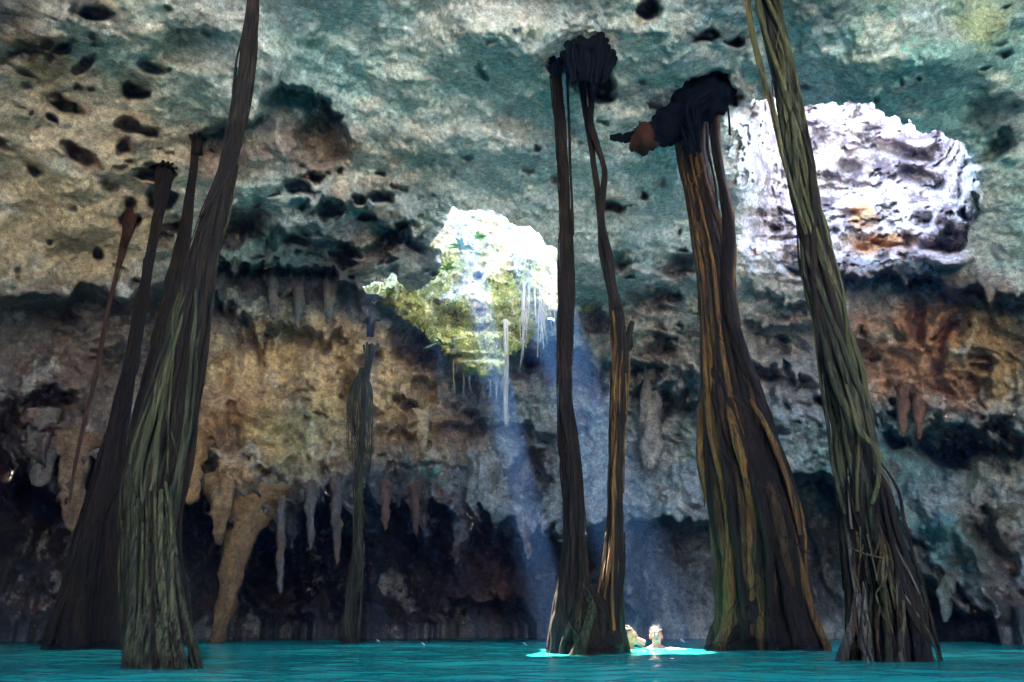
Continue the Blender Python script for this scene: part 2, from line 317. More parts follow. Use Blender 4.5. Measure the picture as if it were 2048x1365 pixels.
# colour zones: stone tones plus painted recess shade and skylight spill, painted in order: x, y, rx, ry, rot, colour, strength
Wc = (.60, .61, .57); Gc = (.41, .44, .455); Tc = (.15, .35, .335); Nc = (.44, .34, .21); Oc = (.42, .24, .10); Rc = (.16, .075, .045)
Kc = (.035, .04, .048); Yc = (.38, .38, .12); Mc = (.11, .15, .06); Pc = (.42, .31, .27); Bc = (.30, .38, .42); Dc = (.11, .11, .09)
ZONES = [(150,300,330,330,0,Nc,.75),(60,480,260,110,0,Nc,.8),(40,50,190,60,0,Kc,.8),(80,110,70,60,20,Oc,.5),(260,60,130,60,0,Wc,.35),(700,120,330,160,0,Wc,.35),(640,110,180,50,10,Tc,.55),(400,85,80,45,10,Dc,.5),(300,160,150,70,20,Tc,.25),
(240,120,120,30,20,Tc,.4),(480,80,60,150,0,Gc,.5),(790,160,80,90,30,Tc,.25),(880,60,140,70,0,Wc,.3),(960,240,130,80,0,Wc,.35),(820,300,150,80,20,Dc,.25),(1060,235,60,45,-15,Dc,.35),(1010,340,120,50,0,Bc,.6),(1230,420,240,240,0,Bc,.35),(1250,480,180,220,0,Wc,.5),
(1250,100,180,90,0,Gc,.6),(1300,60,150,60,0,Tc,.3),(1440,130,90,80,0,Gc,.4),(1500,350,120,170,0,Wc,.75),(1860,150,270,170,0,Tc,.85),(1780,250,200,50,20,Tc,.5),(1650,120,60,100,0,Bc,.6),(1650,40,80,40,0,Kc,.4),(1990,250,70,60,-30,Kc,.7),(1960,50,60,45,0,Yc,.5),(1980,380,90,100,0,Tc,.7),
(2010,480,80,60,0,Tc,.5),(1850,60,60,50,0,Gc,.6),(620,290,90,80,0,Rc,.7),(600,200,70,40,20,Kc,.8),(460,290,80,70,0,Rc,.6),(450,400,170,50,10,Wc,.3),(520,400,60,40,0,Tc,.5),(720,330,120,60,10,Nc,.3),(640,440,180,40,10,Bc,.5),(490,442,50,26,0,Rc,.7),(760,480,110,50,0,Kc,.5),
(560,560,190,62,6,Kc,.85),(600,500,120,30,0,Tc,.35),(430,490,50,40,0,Tc,.4),(180,680,320,110,0,Rc,.65),(200,600,220,50,-5,Kc,.45),(100,800,200,110,0,Rc,.55),(60,780,80,60,0,Kc,.5),(60,950,200,200,0,Rc,.6),(450,660,80,50,0,Pc,.3),(620,670,120,60,0,Nc,.45),(640,620,50,60,0,Kc,.3),
(560,740,190,60,0,(.74,.55,.33),.9),(770,770,140,110,0,(.72,.52,.27),.95),(500,800,130,60,0,Rc,.5),(560,760,60,14,-10,Oc,.6),(470,880,130,110,0,(.55,.30,.10),.8),(480,860,40,60,0,Rc,.5),(620,880,110,90,0,(.60,.48,.20),.6),(1960,440,60,110,0,(.66,.66,.62),.6),(1400,440,130,180,0,(.80,.78,.78),.85),(1560,570,170,40,0,(.76,.66,.64),.75),(1010,1140,90,90,0,(.32,.17,.11),.85),(850,1190,60,50,0,(.2,.11,.08),.5),(1240,660,110,40,0,(.6,.55,.5),.5),(620,730,210,80,0,(.80,.60,.36),.8),(740,830,90,90,0,(.80,.58,.32),.7),(1290,560,190,120,0,(.74,.74,.72),.6),(1450,680,120,60,0,(.62,.56,.5),.5),(1180,850,140,120,0,(.42,.46,.46),.5),(900,880,60,40,0,(.62,.38,.18),.6),(600,850,60,40,0,Mc,.5),(660,830,40,60,0,(.6,.45,.22),.8),(470,1030,60,90,0,Oc,.5),(440,1180,30,120,0,Nc,.5),  # brightest ellipses paint light spilling from the skylights onto the rock
(830,700,80,50,20,Rc,.55),(880,870,90,60,0,Oc,.75),(860,890,50,30,0,Nc,.7),(740,920,140,40,0,Oc,.4),(850,960,170,32,0,Dc,.5),(860,945,45,12,0,Tc,.9),(1020,900,120,90,0,Gc,.55),(960,800,90,40,0,Pc,.4),(1100,790,80,60,0,Bc,.5),(1190,790,40,40,0,Pc,.5),(1200,880,120,120,0,Gc,.5),
(1110,720,90,40,0,Kc,.5),(760,990,200,40,0,Dc,.6),(870,1060,180,70,0,Kc,.6),(700,1100,300,160,0,Kc,.75),(980,1140,110,90,0,(.15,.08,.055),.8),(900,1230,300,80,0,Rc,.4),(1250,1130,190,130,0,(.05,.06,.09),.5),  # the low dark ellipses paint shade into the recess under the overhang
(1350,660,190,70,0,Pc,.55),(1330,690,90,40,0,Nc,.4),(1320,600,60,26,0,Rc,.75),(1285,585,40,18,0,Rc,.6),(1560,640,100,20,-10,Rc,.7),(1530,600,110,40,0,Gc,.5),(1330,800,120,70,0,Dc,.35),(1305,860,40,80,0,Pc,.6),(1380,720,60,60,0,Pc,.5),(1530,760,110,50,0,Pc,.4),(1520,740,60,20,10,Rc,.6),
(1600,560,110,30,0,Rc,.55),(1700,560,160,26,0,Rc,.8),(1700,640,140,60,0,Pc,.55),(1850,650,130,60,0,Oc,.5),(1880,720,180,130,0,(.58,.26,.10),.85),(1890,790,70,60,0,Rc,.4),(1990,600,80,60,0,Rc,.6),(1985,700,60,110,0,Yc,.3),(1980,860,60,50,0,Rc,.6),(1880,560,100,36,0,Kc,.7),
(1620,880,140,100,0,Gc,.6),(1560,900,60,50,0,Tc,.35),(1820,980,220,150,20,Tc,.7),(1700,840,70,50,0,Gc,.6),(1780,850,60,60,0,Tc,.4),(1760,1080,120,90,20,Kc,.4),(1990,1000,80,150,0,Nc,.55),(1900,1100,120,70,30,Tc,.6),(1620,1050,90,70,0,Nc,.3),(1960,1220,120,70,0,Dc,.7),(1880,1000,80,40,10,Gc,.6),
(470,1190,450,170,0,(.03,.022,.02),.75),(60,1120,260,230,0,(.03,.02,.018),.8),(1930,1250,200,70,0,(.03,.025,.025),.6),(1640,1150,60,150,0,(.03,.03,.03),.6),(1100,1220,100,80,0,(.05,.035,.035),.5),(1350,960,110,80,0,Gc,.5),(1590,1130,60,110,0,Kc,.6),(1450,590,90,80,0,Wc,.4),(1590,480,120,80,0,Pc,.3),(1330,420,150,150,0,(.74,.76,.76),.75),(1420,560,110,60,0,(.7,.68,.66),.6),(1500,560,140,50,0,(.7,.66,.66),.6),(1530,180,90,50,0,(.72,.74,.76),.7),(1640,170,60,50,0,(.6,.64,.66),.6),(1230,250,110,90,0,(.6,.62,.6),.5),(1240,60,70,50,0,(.55,.58,.54),.5),(1170,360,300,240,0,(.60,.66,.67),.6),(820,120,360,110,0,(.46,.56,.55),.5),(720,180,200,60,10,(.25,.42,.43),.4),(430,180,120,90,20,(.36,.44,.42),.4),(1500,640,200,60,0,(.5,.5,.46),.4),(820,330,120,60,20,(.34,.34,.30),.5),(1720,610,100,30,0,(.6,.5,.48),.5),(1990,450,40,120,0,(.5,.55,.5),.4),(900,130,140,110,0,(.5,.52,.47),.5),(1000,450,100,60,0,(.5,.55,.55),.4)]  # near-black ellipses paint shade in the deep recesses, palest ones skylight spill
def cave_col(px, py, P):
    wx = px + 34 * fbm(P, 1.1, 4, 21, .6) + 10 * fbm(P, 6, 3, 22, .6); wy = py + 30 * fbm(P, 1.1, 4, 23, .6) + 10 * fbm(P, 6, 3, 24, .6)
    vis = (px > -900) & (px < 2900)
    c = np.empty(px.shape + (3,)); c[:] = Gc
    n = fbm(P, .8, 5, 25, .6)[..., None]
    c = c * (1 - sstep(n * 1.6)) + np.array(Wc) * sstep(n * 1.6)
    t = sstep((fbm(P, .55, 4, 26) - .12) * 3)[..., None] * .35
    c = c * (1 - t) + np.array(Tc) * t
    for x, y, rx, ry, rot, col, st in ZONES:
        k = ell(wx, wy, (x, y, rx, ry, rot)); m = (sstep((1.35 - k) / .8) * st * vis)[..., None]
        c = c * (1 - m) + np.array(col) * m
    for e in PITS[:60]:
        m = ((1 - sstep((ell(wx, wy, e) - .9) / 1.0)) * .45 * vis)[..., None]; c = c * (1 - m) + np.array((.24, .14, .09)) * m
    # mineral blotches everywhere: dark manganese film, rust, pale calcite
    wall = sstep((py - 500) / 200.)
    k = (sstep((ridge(P, 1.1, 5, 31) - .58 + .12 * wall) * 4) * (.12 + .26 * wall))[..., None]; c = c * (1 - k) + np.array(Kc) * 1.3 * k
    k = (sstep((fbm(P, 2.3, 5, 32, .65) - .30) * 4) * (.12 + .34 * wall))[..., None]; c = c * (1 - k) + np.array(Rc) * 1.3 * k
    k = (sstep((fbm(P, 1.7, 5, 33, .65) - .34) * 4) * .5)[..., None]; c = c * (1 - k) + np.array((.62, .60, .54)) * k
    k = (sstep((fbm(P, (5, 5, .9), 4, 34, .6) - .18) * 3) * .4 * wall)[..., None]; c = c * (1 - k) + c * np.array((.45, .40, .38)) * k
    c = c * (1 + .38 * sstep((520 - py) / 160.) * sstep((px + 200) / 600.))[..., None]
    return np.clip(c * (1 + .28 * fbm(P, 9, 3, 35)[..., None]), .012, .8)

# ------------------------------------------------------------------ cave shell
def axis(segs):
    out = [segs[0][0]]
    for a, b, s in segs:
        n = max(1, int(round((b - a) / s))); out += list(a + (b - a) * np.arange(1, n + 1) / n)
    return np.radians(np.array(out))
q_ = .11 / RES
AZ = axis([(-180, -60, 3), (-60, -40, .5), (-40, 40, q_), (40, 60, .5), (60, 180, 3)])
EL = axis([(-4, -1.5, .4), (-1.5, 52, q_), (52, 64, .5), (64, 90, 2)])
ga, ge = np.meshgrid(AZ, EL)
gd = np.stack([np.sin(ga) * np.cos(ge), np.cos(ga) * np.cos(ge), np.sin(ge)], -1)
# below the water line keep the horizontal distance of the wall, so the rock goes on under the water
el_c = np.maximum(ge, R(.3)); gdc = np.stack([np.sin(ga) * np.cos(el_c), np.cos(ga) * np.cos(el_c), np.sin(el_c)], -1)
gr = cave_r(gdc)
rr = gr * np.cos(el_c) / np.cos(np.clip(ge, -1.4, 1.5)); rr = np.where(ge < R(.3), rr, gr)
GP = gd * rr[..., None] + np.array([0, 0, CAMH])
gpx, gpy = dir2pix(gd)
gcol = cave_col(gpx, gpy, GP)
ny, nx = ga.shape
idx = np.arange(ny * nx).reshape(ny, nx)
fc = np.stack([idx[:-1, :-1], idx[:-1, 1:], idx[1:, 1:], idx[1:, :-1]], -1)
cpx = (gpx[:-1, :-1] + gpx[1:, 1:]) / 2; cpy = (gpy[:-1, :-1] + gpy[1:, 1:]) / 2
cP = (GP[:-1, :-1] + GP[1:, 1:]) / 2
cut = inpoly(cpx, cpy, HOLE_Cn) | inpoly(cpx, cpy, HOLE_Rn)
# unseen roof opening behind the camera, added to let daylight in
open_ = (cP[..., 1] < -2.2 + .5 * np.sin(cP[..., 0] * 1.7)) & (cP[..., 2] > 3.6) & (np.abs(cP[..., 0] - 2.4) < 4.4)
keep = ~(cut | open_)
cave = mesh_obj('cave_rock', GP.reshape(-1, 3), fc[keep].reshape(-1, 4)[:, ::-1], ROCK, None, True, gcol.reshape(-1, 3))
tag(cave, kind='structure')
def shell(px, py):
    """horizontal y of the rock at a frame pixel"""
    d = pix2dir(px, py); az = math.atan2(d[0], d[1]); el = math.asin(d[2])
    i = int(np.clip(np.searchsorted(EL, el), 1, ny - 1)); j = int(np.clip(np.searchsorted(AZ, az), 1, nx - 1))
    return float(rr[i - 1:i + 1, j - 1:j + 1].mean()) * d[1]

# ------------------------------------------------------------------ rock faces seen through the two skylights
def rock_slab(name, poly, rf, colf, bounds, step, thick, seed, edge=14):
    xs = np.arange(bounds[0], bounds[2], step); ys = np.arange(bounds[1], bounds[3], step)
    X, Y_ = np.meshgrid(xs, ys); d = pix2dir(X, Y_)
    pn = noisy_poly(poly, seed, 6)
    m = inpoly(X, Y_, pn)
    # distance to the border, by repeated erosion
    dist = np.zeros(X.shape); cur = m.copy(); k = int(edge / step) + 1
    for _ in range(k):
        dist += cur; c2 = cur.copy(); c2[1:] &= cur[:-1]; c2[:-1] &= cur[1:]; c2[:, 1:] &= cur[:, :-1]; c2[:, :-1] &= cur[:, 1:]; cur = c2
    t = np.clip(dist / k, 0, 1)
    r = rf(X, Y_, d); P0 = d * r[..., None]
    rb = r + thick
    r = r + (1 - np.sqrt(1 - (1 - t) ** 2 + 1e-9)) * thick * .8
    V1 = d * r[..., None] + np.array([0, 0, CAMH]); V2 = d * rb[..., None] + np.array([0, 0, CAMH])
    H, W_ = X.shape; id1 = np.arange(H * W_).reshape(H, W_); id2 = id1 + H * W_
    fm = m[:-1, :-1] & m[1:, 1:] & m[1:, :-1] & m[:-1, 1:]
    q1 = np.stack([id1[:-1, :-1], id1[1:, :-1], id1[1:, 1:], id1[:-1, 1:]], -1)[fm]
    q2 = np.stack([id2[:-1, :-1], id2[:-1, 1:], id2[1:, 1:], id2[1:, :-1]], -1)[fm]
    faces = [q1, q2]
    fp = np.pad(fm, 1)
    for (dy, dx, a, b) in ((-1, 0, (0, 0), (0, 1)), (1, 0, (1, 1), (1, 0)), (0, -1, (1, 0), (0, 0)), (0, 1, (0, 1), (1, 1))):
        bd = fm & ~fp[1 + dy:1 + dy + fm.shape[0], 1 + dx:1 + dx + fm.shape[1]]
        ii, jj = np.nonzero(bd)
        A = id1[ii + a[0], jj + a[1]]; B = id1[ii + b[0], jj + b[1]]; C_ = id2[ii + b[0], jj + b[1]]; D_ = id2[ii + a[0], jj + a[1]]
        faces.append(np.stack([A, B, C_, D_], -1))
    Fq = np.concatenate(faces); V = np.concatenate([V1.reshape(-1, 3), V2.reshape(-1, 3)])
    col = colf(X, Y_, P0).reshape(-1, 3); col = np.concatenate([col, col])
    used = np.unique(Fq); mp = np.full(len(V), -1); mp[used] = np.arange(len(used))
    return mesh_obj(name, V[used], mp[Fq], ROCK, None, True, col[used])

PLUG = [(720,570),(690,400),(740,300),(900,290),(1140,320),(1190,420),(1190,620),(1130,650),(1100,640),(1080,655),(1066,670),(1050,690),(1030,700),(1018,720),(1014,745),(1012,770),(996,758),(980,752),(962,758),(945,748),(925,745),(905,722),(886,700),(868,690),(856,670),(842,655),(815,640),(795,620),(770,606),(745,604),(724,590)]
def plug_r(X, Y_, d):
    # steep below, leaning back above, so that the high sun grazes only its top
    r1 = (13.5 + .4 * sstep((X - 1050) / 90.) - .5 * sstep((Y_ - 640) / 100.) + .3 * sstep((820 - X) / 60.)) / d[..., 1]
    r2 = np.minimum(9.98 / np.maximum(1.3 * d[..., 1] - d[..., 2], .3), 23 / d[..., 1])
    r = np.logaddexp(r1 * 2.5, r2 * 2.5) / 2.5; p = d * r[..., None]
    r = r + .20 * fbm(p, 1.2, 3, 41) - .22 * ridge(p, (1.9, .6, 1.9), 5, 42) + .14 * fbm(p, (5, 2, 5), 4, 43, .65) - .12 * ridge(p, (6, 2, 3.), 3, 49)
    for e in [(955,553,10,9,0,.5),(890,450,14,60,0,-.3),(940,600,60,30,0,-.4),(970,740,50,26,0,-.3),(1060,520,40,60,0,-.3),(940,655,120,10,5,.18),(950,715,60,8,0,.2)]:
        r = r + e[5] * sstep((1.2 - ell(X, Y_, e)) / .8)
    return r
def plug_c(X, Y_, P):
    wx = X + 12 * fbm(P, 2, 4, 44, .6); wy = Y_ + 12 * fbm(P, 2, 4, 45, .6)
    c = np.empty(X.shape + (3,)); c[:] = (.64, .57, .22)
    for x, y, rx, ry, rot, col, st in [(980,450,110,60,0,(.44,.43,.34),.8),(1060,540,60,90,0,(.55,.53,.42),.8),(920,520,60,50,0,(.35,.42,.25),.6),(890,575,60,22,0,(.42,.46,.40),.7),(940,610,70,18,0,(.30,.17,.10),.7),(960,560,60,26,0,(.45,.38,.25),.5),
        (790,600,70,40,20,(.72,.60,.16),.9),(960,680,90,40,0,(.70,.62,.17),.85),(980,740,60,30,0,(.62,.58,.16),.8),(1040,640,50,30,0,(.40,.38,.28),.6),(880,460,22,40,0,(.40,.26,.18),.8),(1020,620,20,12,0,(.4,.2,.14),.6)]:
        m = (sstep((1.3 - ell(wx, wy, (x, y, rx, ry, rot))) / .7) * st)[..., None]; c = c * (1 - m) + np.array(col) * m
    k = (sstep((fbm(P, (3.2, 1.2, 3.2), 5, 46, .65) - .08) * 4) * .6)[..., None]; c = c * (1 - k) + np.array((.13, .17, .05)) * k
    k = (sstep((fbm(P, (6, 2.4, 6), 5, 47, .7) - .12) * 4) * .7)[..., None]; c = c * (1 - k) + np.array((.08, .07, .04)) * k
    k = (sstep((fbm(P, 3, 5, 48, .65) - .25) * 4) * .5)[..., None]; c = c * (1 - k) + np.array((.62, .62, .52)) * k
    return np.clip(c, .02, .75)
plug = rock_slab('mossy_shaft_wall', PLUG, plug_r, plug_c, (680, 280, 1200, 780), 2.6 / RES, .8, 8)
tag(plug, kind='structure')

REC = [(1380,200),(1440,60),(1600,20),(1800,20),(1990,90),(2040,220),(2050,440),(2000,560),(1900,585),(1700,590),(1560,570),(1460,520),(1400,420)]
def rec_r(X, Y_, d):
    t = np.clip((560 - Y_) / 360., 0, 1.6)
    r0 = cave_r(d)
    ramp = sstep((X - 1450) / 170.) * sstep((1985 - X) / 120.)
    r = r0 + .02 + ramp * (6.4 * t + 1.0 * np.maximum(t - .6, 0))
    p = d * r[..., None]
    r = r + ramp * (.3 * fbm(p, .8, 4, 51) - .12 * ridge(p, 1.3, 5, 52))
    q = 22 * fbm(p, 1.2, 4, 57, .65)
    for e in [(1690,330,30,16,20,.7),(1790,300,80,16,14,.9),(1850,360,60,20,25,1.0),(1720,372,50,10,0,.6),(1590,350,50,12,0,.6),(1540,425,50,12,0,.5),(1560,478,40,8,0,.4),(1640,250,60,30,0,-.4),(1905,430,40,32,20,-1.3),(1942,400,30,34,0,-1.3),(1872,470,34,26,0,-1.0),(1890,518,60,18,0,-1.2),(1850,440,26,20,0,.5),(1740,470,60,40,0,-.2),(1700,430,22,14,0,.4),(1770,484,40,8,0,.6),(1500,240,26,14,0,.4),(1560,310,40,8,20,.4)]:
        r = r + (.65 if e[5] > 0 else 1) * e[5] * sstep((1.25 - ell(X + q, Y_ + q * .6, e)) / .9)
    r = r + .28 * sstep((fbm(p, 1.9, 5, 58, .65) - .12) * 5)
    return r
def rec_c(X, Y_, P):
    wx = X + 16 * fbm(P, 1.3, 4, 54, .6); wy = Y_ + 16 * fbm(P, 1.3, 4, 55, .6)
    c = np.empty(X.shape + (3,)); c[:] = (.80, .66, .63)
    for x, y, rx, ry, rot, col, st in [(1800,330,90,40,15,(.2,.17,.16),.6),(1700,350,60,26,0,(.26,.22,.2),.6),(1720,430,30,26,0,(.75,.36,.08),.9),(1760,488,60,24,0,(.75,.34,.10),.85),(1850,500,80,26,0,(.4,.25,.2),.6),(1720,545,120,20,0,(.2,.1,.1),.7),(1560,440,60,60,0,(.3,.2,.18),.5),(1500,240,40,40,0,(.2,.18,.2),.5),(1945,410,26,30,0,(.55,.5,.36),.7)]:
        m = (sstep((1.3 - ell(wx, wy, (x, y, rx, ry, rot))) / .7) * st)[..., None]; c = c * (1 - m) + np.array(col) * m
    k = (sstep((fbm(P, 2.2, 5, 56, .68) - .06) * 5) * .8)[..., None]; c = c * (1 - k) + np.array((.14, .09, .085)) * k
    k = (sstep((fbm(P, (5, 5, 7), 5, 59, .7) - .12) * 5) * .7)[..., None]; c = c * (1 - k) + np.array((.16, .12, .11)) * k
    k = np.maximum(np.maximum(sstep((1540 - wx) / 110.), sstep((wy - 500) / 60.)), sstep((wx - 1915) / 60.))[..., None]; c = c * (1 - k) + cave_col(X, Y_, P) * k
    return np.clip(c, .02, .75)
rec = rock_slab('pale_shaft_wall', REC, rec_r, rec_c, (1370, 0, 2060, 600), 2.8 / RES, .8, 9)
tag(rec, kind='structure')

# added unseen blockers above the central shaft, splitting the sunbeam in two
def add_sun_blocker(a, b, rad, seed):
    V, f = tube_arrays(catmull([a, (np.array(a) + b) / 2 + [.1, 0, .1], b], 40), rad, 24, .3, seed)
    V = V + .12 * fbm(V, 1.5, 4, seed)[:, None]; c = np.empty((len(V), 3)); c[:] = Gc
    tag(mesh_obj('sun_blocker', V, f, ROCK, None, True, c), kind='structure')
SPLIT_BLOCKER = ((-1.1, 10.5, 9.5), (-.9, 20.5, 11.6), .24)

# ------------------------------------------------------------------ water
def water_mat():
    m, t, b = newmat('turquoise_water'); N = t.nodes.new; L = t.links.new
    tc = N('ShaderNodeTexCoord')
    n = N('ShaderNodeTexNoise'); n.inputs['Scale'].default_value = .35; n.inputs['Detail'].default_value = 3; L(tc.outputs['Object'], n.inputs['Vector'])
    r = N('ShaderNodeValToRGB'); e = r.color_ramp.elements; e[0].position = .35; e[0].color = (.003, .13, .125, 1); e[1].position = .65; e[1].color = (.02, .33, .27, 1)
    L(n.outputs['Fac'], r.inputs[0])
    mp = N('ShaderNodeMapping'); mp.inputs['Scale'].default_value = (1, 2.2, 1); L(tc.outputs['Object'], mp.inputs[0])
    n2 = N('ShaderNodeTexNoise'); n2.inputs['Scale'].default_value = 3.2; n2.inputs['Detail'].default_value = 4; n2.inputs['Roughness'].default_value = .55; L(mp.outputs[0], n2.inputs['Vector'])
    bp = N('ShaderNodeBump'); bp.inputs['Strength'].default_value = .5; bp.inputs['Distance'].default_value = .022; L(n2.outputs['Fac'], bp.inputs['Height'])
    df = N('ShaderNodeBsdfDiffuse'); L(r.outputs[0], df.inputs['Color']); L(bp.outputs[0], df.inputs['Normal'])
    gl = N('ShaderNodeBsdfGlossy'); gl.inputs['Roughness'].default_value = .03; gl.inputs['Color'].default_value = (.9, 1, 1, 1); L(bp.outputs[0], gl.inputs['Normal'])
    fr = N('ShaderNodeFresnel'); fr.inputs['IOR'].default_value = 1.33; L(bp.outputs[0], fr.inputs['Normal'])
    mr = N('ShaderNodeMapRange'); mr.inputs[1].default_value = 0; mr.inputs[2].default_value = 1; mr.inputs[3].default_value = 0; mr.inputs[4].default_value = .62
    L(fr.outputs[0], mr.inputs[0])
    mx = N('ShaderNodeMixShader'); L(mr.outputs[0], mx.inputs[0]); L(df.outputs[0], mx.inputs[1]); L(gl.outputs[0], mx.inputs[2])
    L(mx.outputs[0], t.nodes['Material Output'].inputs['Surface'])
    return m
wy_ = np.concatenate([np.linspace(-16, 1, 40), np.geomspace(1.03, 26, 560)]); wx_ = np.linspace(-16, 16, 420)
WX, WY = np.meshgrid(wx_, wy_); WP = np.stack([WX, WY, WX * 0], -1)
WZ = (.016 * fbm(WP, (1.1, 2.2, 1), 3, 61) + .008 * fbm(WP, (4, 9, 1), 2, 62)) * sstep((WY - .6) / 2)
WP[..., 2] = WZ; i_ = np.arange(WX.size).reshape(WX.shape)
water = mesh_obj('water', WP.reshape(-1, 3), np.stack([i_[:-1, :-1], i_[:-1, 1:], i_[1:, 1:], i_[1:, :-1]], -1).reshape(-1, 4), water_mat())
tag(water, kind='structure')

# ------------------------------------------------------------------ unseen pale slope behind the camera, added to bounce sunlight onto the ceiling
sx, sy = np.meshgrid(np.linspace(-18, 18, 150), np.linspace(-18.5, -5.5, 70))
SP = np.stack([sx, sy, sx * 0], -1)
SP[..., 2] = -.25 + .42 * np.maximum(-6 - sy, 0) ** 1.05 + .5 * fbm(SP, .5, 5, 71) * sstep((-6 - sy) / 2)
i_ = np.arange(sx.size).reshape(sx.shape)
scol = np.empty(sx.shape + (3,)); scol[:] = BOUNCE_COL
bounce_ob = mesh_obj('bounce_slope', SP.reshape(-1, 3), np.stack([i_[:-1, :-1], i_[:-1, 1:], i_[1:, 1:], i_[1:, :-1]], -1).reshape(-1, 4), ROCK, None, True, scol.reshape(-1, 3))
tag(bounce_ob, kind='structure')

# ------------------------------------------------------------------ tubes
def catmull(P, n):
    P = np.asarray(P, float); m = len(P); out = []
    for t in np.linspace(0, m - 1, n):
        i = min(int(t), m - 2); f = t - i
        p0, p1, p2, p3 = P[max(i - 1, 0)], P[i], P[i + 1], P[min(i + 2, m - 1)]
        out.append(.5 * ((2 * p1) + (p2 - p0) * f + (2 * p0 - 5 * p1 + 4 * p2 - p3) * f * f + (3 * p1 - p0 - 3 * p2 + p3) * f ** 3))
    return np.array(out)
def tube_arrays(C, rad, sides=8, lump=.12, seed=0, base=0):
    C = np.asarray(C); n = len(C); rad = np.broadcast_to(rad, (n,)).astype(float)
    T = np.gradient(C, axis=0); T /= np.linalg.norm(T, axis=1)[:, None] + 1e-9
    ref = np.array([1., .03, .02]); A = np.cross(T, ref); A /= np.linalg.norm(A, axis=1)[:, None] + 1e-9; B = np.cross(T, A)
    th = np.linspace(0, 2 * np.pi, sides, endpoint=False)
    V = C[:, None] + (A[:, None] * np.cos(th)[None, :, None] + B[:, None] * np.sin(th)[None, :, None]) * rad[:, None, None]
    if lump:
        V2 = C[:, None] + (V - C[:, None]) * (1 + lump * fbm(V, (9, 9, 3), 2, seed)[..., None] * 1.5)
        V = V2
    f = []
    i, j = np.meshgrid(np.arange(n - 1), np.arange(sides), indexing='ij'); j2 = (j + 1) % sides
    Q = np.stack([i * sides + j, i * sides + j2, (i + 1) * sides + j2, (i + 1) * sides + j], -1).reshape(-1, 4)
    c0 = n * sides; V = np.concatenate([V.reshape(-1, 3), C[:1], C[-1:]])
    k = np.arange(sides); k2 = (k + 1) % sides
    cap = np.concatenate([np.stack([k2, k, k * 0 + c0, k * 0 + c0], -1), np.stack([(n - 1) * sides + k, (n - 1) * sides + k2, k * 0 + c0 + 1, k * 0 + c0 + 1], -1)])
    faces = [tuple(a + base for a in q) for q in Q] + [tuple(a + base for a in q[:3]) for q in cap]
    return V, faces
def tube(name, C, rad, mat, parent, sides=8, lump=.12, seed=0):
    V, f = tube_arrays(C, rad, sides, lump, seed); return mesh_obj(name, V, f, mat, parent)
def tubes(name, lst, mat, parent=None, sides=8, lump=.12):
    VV = []; FF = []; b = 0
    for k, (C, rad) in enumerate(lst):
        V, f = tube_arrays(C, rad, sides, lump, k, b); VV.append(V); FF += f; b += len(V)
    return mesh_obj(name, np.concatenate(VV), FF, mat, parent)

